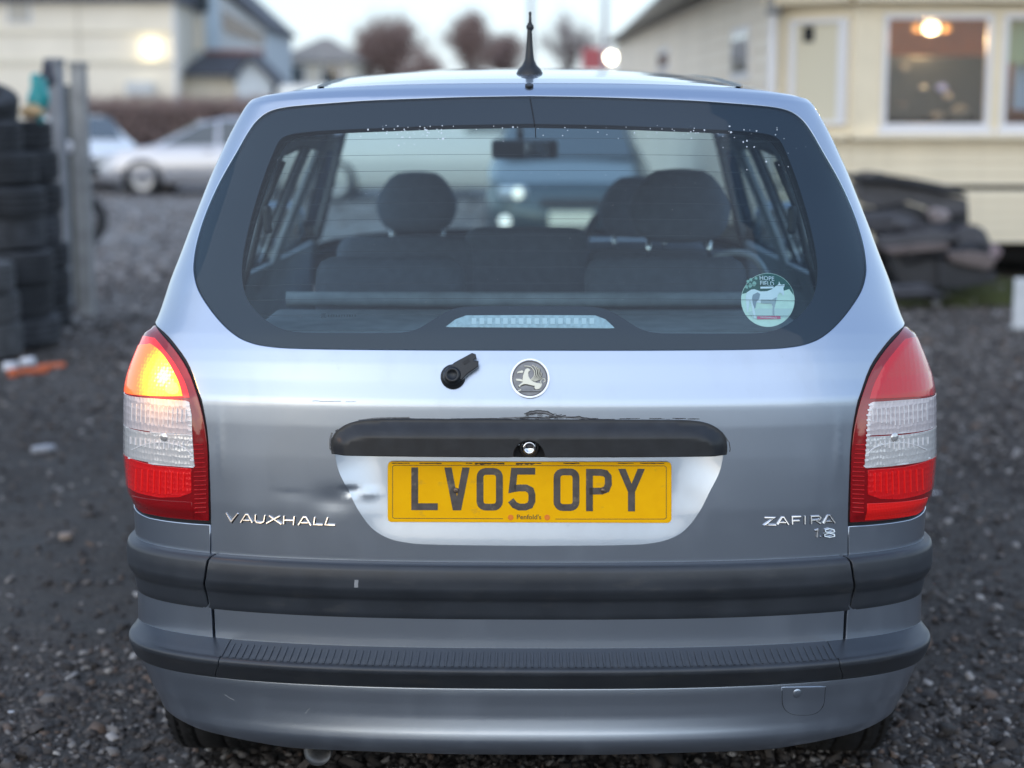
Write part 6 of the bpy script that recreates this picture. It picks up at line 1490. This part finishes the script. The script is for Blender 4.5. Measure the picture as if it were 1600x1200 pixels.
# grass at the heap's foot
def blades(name, N, fx_, h, m, seed, wv=.006, parent=None):
    g = np.random.default_rng(seed); x, y, z0 = fx_(g, N); a = g.uniform(0, 6.28, N); hh = h * g.uniform(.4, 1.2, N); lean = g.normal(0, .35, (N, 2)) * hh[:, None]
    V = np.stack([np.stack([x - wv * np.cos(a), y - wv * np.sin(a), z0], -1), np.stack([x + wv * np.cos(a), y + wv * np.sin(a), z0], -1), np.stack([x + lean[:, 0], y + lean[:, 1], z0 + hh], -1)], 1).reshape(-1, 3)
    me = bpy.data.meshes.new(name); me.vertices.add(len(V)); me.vertices.foreach_set('co', V.ravel()); me.loops.add(N * 3); me.loops.foreach_set('vertex_index', np.arange(N * 3)); me.polygons.add(N); me.polygons.foreach_set('loop_start', np.arange(N) * 3); me.polygons.foreach_set('loop_total', np.full(N, 3)); me.update(); me.materials.append(m)
    o = bpy.data.objects.new(name, me); link(o); o.parent = parent; return tag(o, kind='stuff')
gx0 = float(at(1380, 450, 10.6)[0])
blades('grass', 9000, lambda g, N: (gx0 + g.uniform(0, 2.6, N), 10.0 + g.random(N) * 1.7, np.full(N, -.01)), .09, mat('olive_grass', (.085, .10, .035), rough=.8, noise=(2, .4, 4)), 4, .008)
x_, y_ = XY(1600, 11.6); bdw = empty('white_panel', (x_ + .05, y_, 0), 0, 'white upright panel cut by the right picture edge', 'panel')
box('board', (0, 0, .18), (.17, .04, .36), mat('white_board_paint', (.66, .68, .70), rough=.5, noise=(5, .1, 4)), bdw, bevel=.008); box('foot', (0, 0, .01), (.20, .12, .03), conc, bdw, bevel=.005)
for (u, v, s, k) in ((1478, 470, .10, 1), (1500, 466, .07, 2), (1520, 474, .06, 3), (1462, 478, .06, 4), (1540, 466, .05, 5), (1440, 472, .05, 6), (118, 505, .07, 7), (105, 520, .05, 8), (136, 512, .05, 9)):
    p = ground_at(u, v); tag(crumple('rubble_stone', (p[0], p[1], s * .25), (s, s, s * .7), mat('pale_rubble_%d' % k, (.34, .33, .33), rough=.85), k), '%s pale rubble stone %s' % (['', 'largest', 'rounded', 'small squarish', 'low left', 'far right', 'small left', 'largest', 'small flat', 'right-hand'][k], 'on the gravel before the parts heap' if u > 800 else 'at the foot of the concrete post'), 'stone')

# ================================================================== hedge and bare trees
twig = mat('brown_twigs', (.36, .26, .235), rough=.9); twig_d = mat('dark_hedge_core', (.055, .038, .034), rough=.95); bark = mat('grey_brown_bark', (.085, .065, .055), rough=.9)
def twigs(name, N, fn, m, parent, seed, ln=.35, wv=.012):
    g = np.random.default_rng(seed); C_, D_ = fn(g, N); L_ = ln * g.uniform(.5, 1.4, N)[:, None]; D_ = D_ / (np.linalg.norm(D_, axis=1, keepdims=True) + 1e-9); S_ = np.cross(D_, g.normal(size=(N, 3))); S_ /= np.linalg.norm(S_, axis=1, keepdims=True) + 1e-9
    V = np.stack([C_ - S_ * wv, C_ + S_ * wv, C_ + D_ * L_], 1).reshape(-1, 3)
    me = bpy.data.meshes.new(name); me.vertices.add(len(V)); me.vertices.foreach_set('co', V.ravel()); me.loops.add(N * 3); me.loops.foreach_set('vertex_index', np.arange(N * 3)); me.polygons.add(N); me.polygons.foreach_set('loop_start', np.arange(N) * 3); me.polygons.foreach_set('loop_total', np.full(N, 3)); me.update(); me.materials.append(m)
    o = bpy.data.objects.new(name, me); link(o); o.parent = parent; return tag(o, kind='stuff')
hx0, hy0 = XY(60, 39); hx1, _ = XY(700, 39)
hedge = empty('hedge', (hx0, hy0, 0), 0, 'long brown bare hedge behind the silver fastback', 'hedge'); HL = hx1 - hx0; hh = zrow(152, hy0)
bm = bmesh.new(); bm_box(bm, (HL / 2, 0, hh * .42), (HL, .9, hh * .84)); bmesh.ops.subdivide_edges(bm, edges=bm.edges[:], cuts=12, use_grid_fill=True)
for v in bm.verts: v.co += Vector((0, .22, .16)) * mnoise.noise(v.co * 1.3)
bm_obj('hedge_core', bm, twig_d, hedge)
twigs('hedge_twigs', 26000, lambda g, N: (np.stack([g.uniform(0, HL, N), g.normal(-.1, .38, N), g.uniform(.05, hh * .93, N)], -1), np.stack([g.normal(0, .5, N), g.normal(-.3, .4, N), g.uniform(.2, 1, N)], -1)), twig, hedge, 3)
def bare_tree(u, vtop, D, wpx, m, label, seed, dens=9000, hb=.35):
    x, y = XY(u, D); zt = zrow(vtop, y); rad = wpx / 2 * D / FPX; e = empty('bare_tree', (x, y, 0), 0, label, 'tree'); g = random.Random(seed); cz = zt - rad * .95; rz = rad * .95
    tube('trunk', [(0, 0, 0), (.05, 0, cz * .4), (-.05, .05, cz * .75), (0, 0, cz + rz * .3)], .1, bark, e, rads=[.19, .15, .12, .05], n=8)
    lims = []
    for k in range(26):
        a = g.uniform(0, 6.28); el = g.uniform(.1, 1.35); r = rad * g.uniform(.6, 1.0); z0 = cz * g.uniform(.55, 1.0); tip_ = Vector((math.cos(a) * math.cos(el) * r, math.sin(a) * math.cos(el) * r, cz + math.sin(el) * rz * g.uniform(.5, 1)))
        mid = Vector((tip_.x * .45, tip_.y * .45, (z0 + tip_.z) / 2 + .1)); lims.append((Vector((0, 0, z0)), mid, tip_)); tube('limb', [(0, 0, z0), mid, tip_], .05, bark, e, rads=[.06, .04, .012], n=5)
    def fn(gn, N):
        k = gn.integers(0, len(lims), N); f = gn.uniform(.25, 1.05, N)[:, None]; A = np.array([tuple(l[0]) for l in lims])[k]; B = np.array([tuple(l[1]) for l in lims])[k]; C_ = np.array([tuple(l[2]) for l in lims])[k]
        P = (1 - f) ** 2 * A + 2 * f * (1 - f) * B + f * f * C_; P = P + gn.normal(0, rad * .13, (N, 3)); Dd = P - np.array((0, 0, cz - rz * .6)) + gn.normal(0, .5, (N, 3)); return P, Dd
    twigs('crown', dens, fn, m, e, seed, ln=rad * .22, wv=.016); return e
tw2 = mat('greyish_twigs', (.40, .35, .34), rough=.9)
bare_tree(610, 26, 78, 128, twig, 'bare brown tree with a round crown right of the bungalow', 1, 8500)
bare_tree(570, 66, 80, 70, twig, 'low bare brown tree leaning against the bungalow roof', 12, 2500)
bare_tree(735, 24, 76, 96, twig, 'bare brown tree left of the roof aerial', 2, 6500)
bare_tree(786, 52, 79, 84, twig, 'shorter bare brown tree close beside the aerial', 3, 4800)
bare_tree(888, 22, 95, 110, tw2, 'pale misty bare tree right of the aerial', 4, 2600)
bare_tree(668, 84, 70, 100, twig, 'low brown bush between the two larger bare trees', 6, 4500)
bare_tree(560, 96, 82, 80, twig, 'low brown bush beside the bungalow', 16, 3000)
# thin poles and a red board
pole_m = mat('pale_grey_pole', (.42, .43, .46), rough=.6)
for (u, D, s) in ((829, 62, 'tall pale lamp column straight above the roof aerial'), (943, 58, 'tall pale lamp column above the red board')):
    x, y = XY(u, D); e = empty('lamp_column', (x, y, 0), 0, s, 'lamp post'); cyl('shaft', (0, 0, 0), (0, 0, 8.5), .12, pole_m, e, r1=.07); tube('arm', [(0, 0, 8.4), (0, -.3, 8.8), (0, -1.0, 8.9)], .05, pole_m, e); box('lantern', (0, -1.2, 8.88), (.22, .55, .12), pole_m, e, bevel=.04)
x, y = XY(930, 58); e = empty('red_board', (x, y, 0), 0, 'faded red board on legs behind the caravan\'s far end', 'board'); box('panel', (0, 0, zrow(92, y)), (.95, .08, .75), mat('faded_red_paint', (.42, .10, .11), rough=.6), e, bevel=.02)
for s in (-.35, .35): cyl('leg', (s, .05, 0), (s, .05, zrow(105, y)), .04, steel_m, e)
x, y = XY(953, 50); e = empty('flood_lamp', (x, y, 0), 0, 'lit round flood lamp glowing beside the red board', 'lamp'); cyl('pole', (0, .05, 0), (0, .05, zrow(90, y)), .035, steel_m, e)
lathe('lamp_face', [(-.04, .0001), (-.04, .13), (0, .15), (.08, .05)], emis('warm_lamp_face', (1, .90, .68), 9), e, axis='y', c=(0, 0, zrow(90, y)), n=24)

# ================================================================== houses on the left
render_c = mat('cream_render', (.86, .79, .66), rough=.85, noise=(.8, .05, 5)); slate = mat('dark_slate_roof', (.075, .08, .095), rough=.7, noise=(4, .2, 4)); pale_b = mat('pale_blue_render', (.56, .62, .66), rough=.8, noise=(.8, .06, 4)); tan_r = mat('tan_tiled_roof', (.33, .29, .25), rough=.8, noise=(3, .2, 4))
redr = mat('red_ridge_tile', (.28, .13, .11), rough=.8); winw = mat('white_house_trim', (.75, .76, .78), rough=.5)
D1 = 60.0; Y1 = D1 - 3.10
def hx(u, y=Y1): return float(at(u, 200, y)[0])
def hz(v, y=Y1): return zrow(v, y)
hs = empty('rendered_house', (hx(275), Y1, 0), 0, 'large cream rendered house with banded walls and a lit lamp on its wall', 'house'); xo = hx(275)
W1 = hx(275) - hx(-260)
box('wall', (-W1 / 2, 4.0, hz(2) / 2), (W1, 8, hz(2)), render_c, hs); 
box('upper_gable', ((hx(-40) - xo), 4.2, hz(2) + 1.3), (hx(125) - hx(-205), 7.6, 2.6), render_c, hs)
prism('roof', [(-W1 - .3, hz(2)), (.3, hz(2)), (.1, hz(2) + .25), (-1.2, hz(2) + 1.7), (-W1 + 1, hz(2) + 1.7)], -.35, 8.2, slate, hs)
for v, t_ in ((96, .10), (50, .05)): box('render_band', (-W1 / 2, -.03, hz(v)), (W1, .10, t_ * 1.6), mat('dull_cream_band_%d' % v, (.74, .69, .57), rough=.85), hs)
for u in (128,): box('wall_batten', (hx(u) - xo, -.015, hz(2) * .5), (.07, .05, hz(2) - .1), mat('cream_batten_%d' % u, (.64, .59, .49), rough=.85), hs)
for (u, v) in ((38, 12),): 
    wn_ = box('window', (hx(u) - xo, -.02, hz(v)), (.9, .08, 1.1), winw, hs, bevel=.02); box('pane', (hx(u) - xo, -.066, hz(v)), (.74, .02, .94), mat('pale_curtained_pane', (.45, .43, .38), rough=.3), wn_)
box('wall_box', (hx(222) - xo, -.12, hz(138)), (1.0, .25, .5), mat('pale_wall_box', (.60, .62, .62), rough=.6), hs, bevel=.03)
lp2 = lathe('wall_lamp', [(-.25, .0001), (-.25, .12), (-.1, .15), (0, .08)], emis('warm_wall_lamp', (1, .88, .55), 12), hs, axis='y', c=(hx(241) - xo, -.1, hz(76)), n=24)
box('corner_pipe', (.06, -.05, hz(2) / 2), (.10, .10, hz(2)), winw, hs)
# pale blue wing with a sloping gable
D2 = 64.0; Y2 = D2 - 3.1; h2 = empty('gabled_house', (hx(276, Y2), Y2, 0), 0, 'pale blue gabled house with dark windows right of the cream house', 'house'); xo2 = hx(276, Y2)
ux = lambda u: hx(u, Y2) - xo2; uz = lambda v: hz(v, Y2)
prism('wall', [(ux(276), 0), (ux(418), 0), (ux(418), uz(46)), (ux(345), uz(-12)), (ux(300), uz(-60)), (ux(276), uz(-60))], 0, 7, pale_b, h2)
prism('roof', [(ux(300), uz(-66)), (ux(425), uz(48)), (ux(425), uz(40)), (ux(300), uz(-78))], -.3, 7.3, slate, h2); prism('roof', [(ux(262), uz(-50)), (ux(300), uz(-66)), (ux(300), uz(-78)), (ux(258), uz(-56))], -.3, 7.3, slate, h2)
wn_ = prism('window', [(ux(352), uz(14)), (ux(416), uz(54)), (ux(416), uz(70)), (ux(360), uz(52)), (ux(352), uz(44))], -.06, .0, mat('dark_blue_glazing', (.06, .085, .12), rough=.15, coat=1), h2)
wn_ = box('window', (ux(312), -.03, uz(2)), (1.0, .08, .95), winw, h2); box('pane', (ux(312), -.075, uz(2)), (.84, .02, .80), bgglass, wn_)
box('cream_strip', (ux(314), -.02, uz(52)), (.42, .06, 1.3), render_c, h2); box('wall_panel', (ux(287), -.03, uz(48)), (.5, .08, 3.0), mat('light_blue_panel', (.46, .60, .70), rough=.7), h2); box('wall_panel', (ux(338), -.03, uz(40)), (.42, .08, 2.4), mat('light_blue_panel_two', (.46, .58, .68), rough=.7), h2)
# low annex
D3 = 61.5; Y3 = D3 - 3.1; h3 = empty('low_annex', (hx(275, Y3), Y3, 0), 0, 'low annex with dark slate roof, red ridge and white gable', 'house'); xo3 = hx(275, Y3); ax = lambda u: hx(u, Y3) - xo3; az = lambda v: hz(v, Y3)
box('wall', ((ax(280) + ax(392)) / 2, 2.2, az(116) / 2), (ax(392) - ax(280), 3.6, az(116)), render_c, h3)
V = [(ax(272), -.2, az(116)), (ax(388), -.2, az(116)), (ax(400), 2.2, az(80)), (ax(306), 2.2, az(80)), (ax(272), -.2, az(119)), (ax(388), -.2, az(119)), (ax(400), 2.2, az(84)), (ax(306), 2.2, az(84))]
mesh_obj('roof', V, [(0, 1, 2, 3), (7, 6, 5, 4), (0, 4, 5, 1), (1, 5, 6, 2), (2, 6, 7, 3), (3, 7, 4, 0)], slate, h3)
tube('ridge', [(ax(306), 2.2, az(79)), (ax(400), 2.2, az(79))], .12, redr, h3, n=8)
prism('gable', [(ax(378), 0), (ax(432), 0), (ax(432), az(128)), (ax(402), az(92)), (ax(378), az(120))], -1.0, 1.5, mat('white_gable_render', (.62, .68, .72), rough=.8), h3)
for a_, b_ in (((400, 84), (455, 140)),): prism('gable_roof', [(ax(a_[0]), az(a_[1])), (ax(b_[0]), az(b_[1])), (ax(b_[0]), az(b_[1] + 9)), (ax(a_[0]), az(a_[1] + 10))], -1.3, 1.6, slate, h3)
prism('gable_roof', [(ax(400), az(84)), (ax(372), az(122)), (ax(372), az(128)), (ax(400), az(94))], -1.28, 1.58, slate, h3)
# bungalow
D4 = 72.0; Y4 = D4 - 3.1; h4 = empty('bungalow', (hx(430, Y4), Y4, 0), 0, 'small cream bungalow with a hipped tan roof in the distance', 'house'); xo4 = hx(430, Y4); bx4 = lambda u: hx(u, Y4) - xo4; bz4 = lambda v: hz(v, Y4)
box('wall', ((bx4(436) + bx4(552)) / 2, 3, bz4(95) / 2), (bx4(552) - bx4(436), 6, bz4(95)), render_c, h4)
V = [(bx4(424), -.4, bz4(96)), (bx4(564), -.4, bz4(96)), (bx4(564), 6.4, bz4(96)), (bx4(424), 6.4, bz4(96)), (bx4(492), 3, bz4(54)), (bx4(506), 3, bz4(54))]
mesh_obj('roof', V, [(0, 1, 5, 4), (1, 2, 5), (2, 3, 4, 5), (3, 0, 4), (3, 2, 1, 0)], tan_r, h4)
for u in (462, 520): wn_ = box('window', (bx4(u), -.03, bz4(118)), (.9, .08, .9), winw, h4); box('pane', (bx4(u), -.075, bz4(118)), (.74, .02, .74), bgglass, wn_)
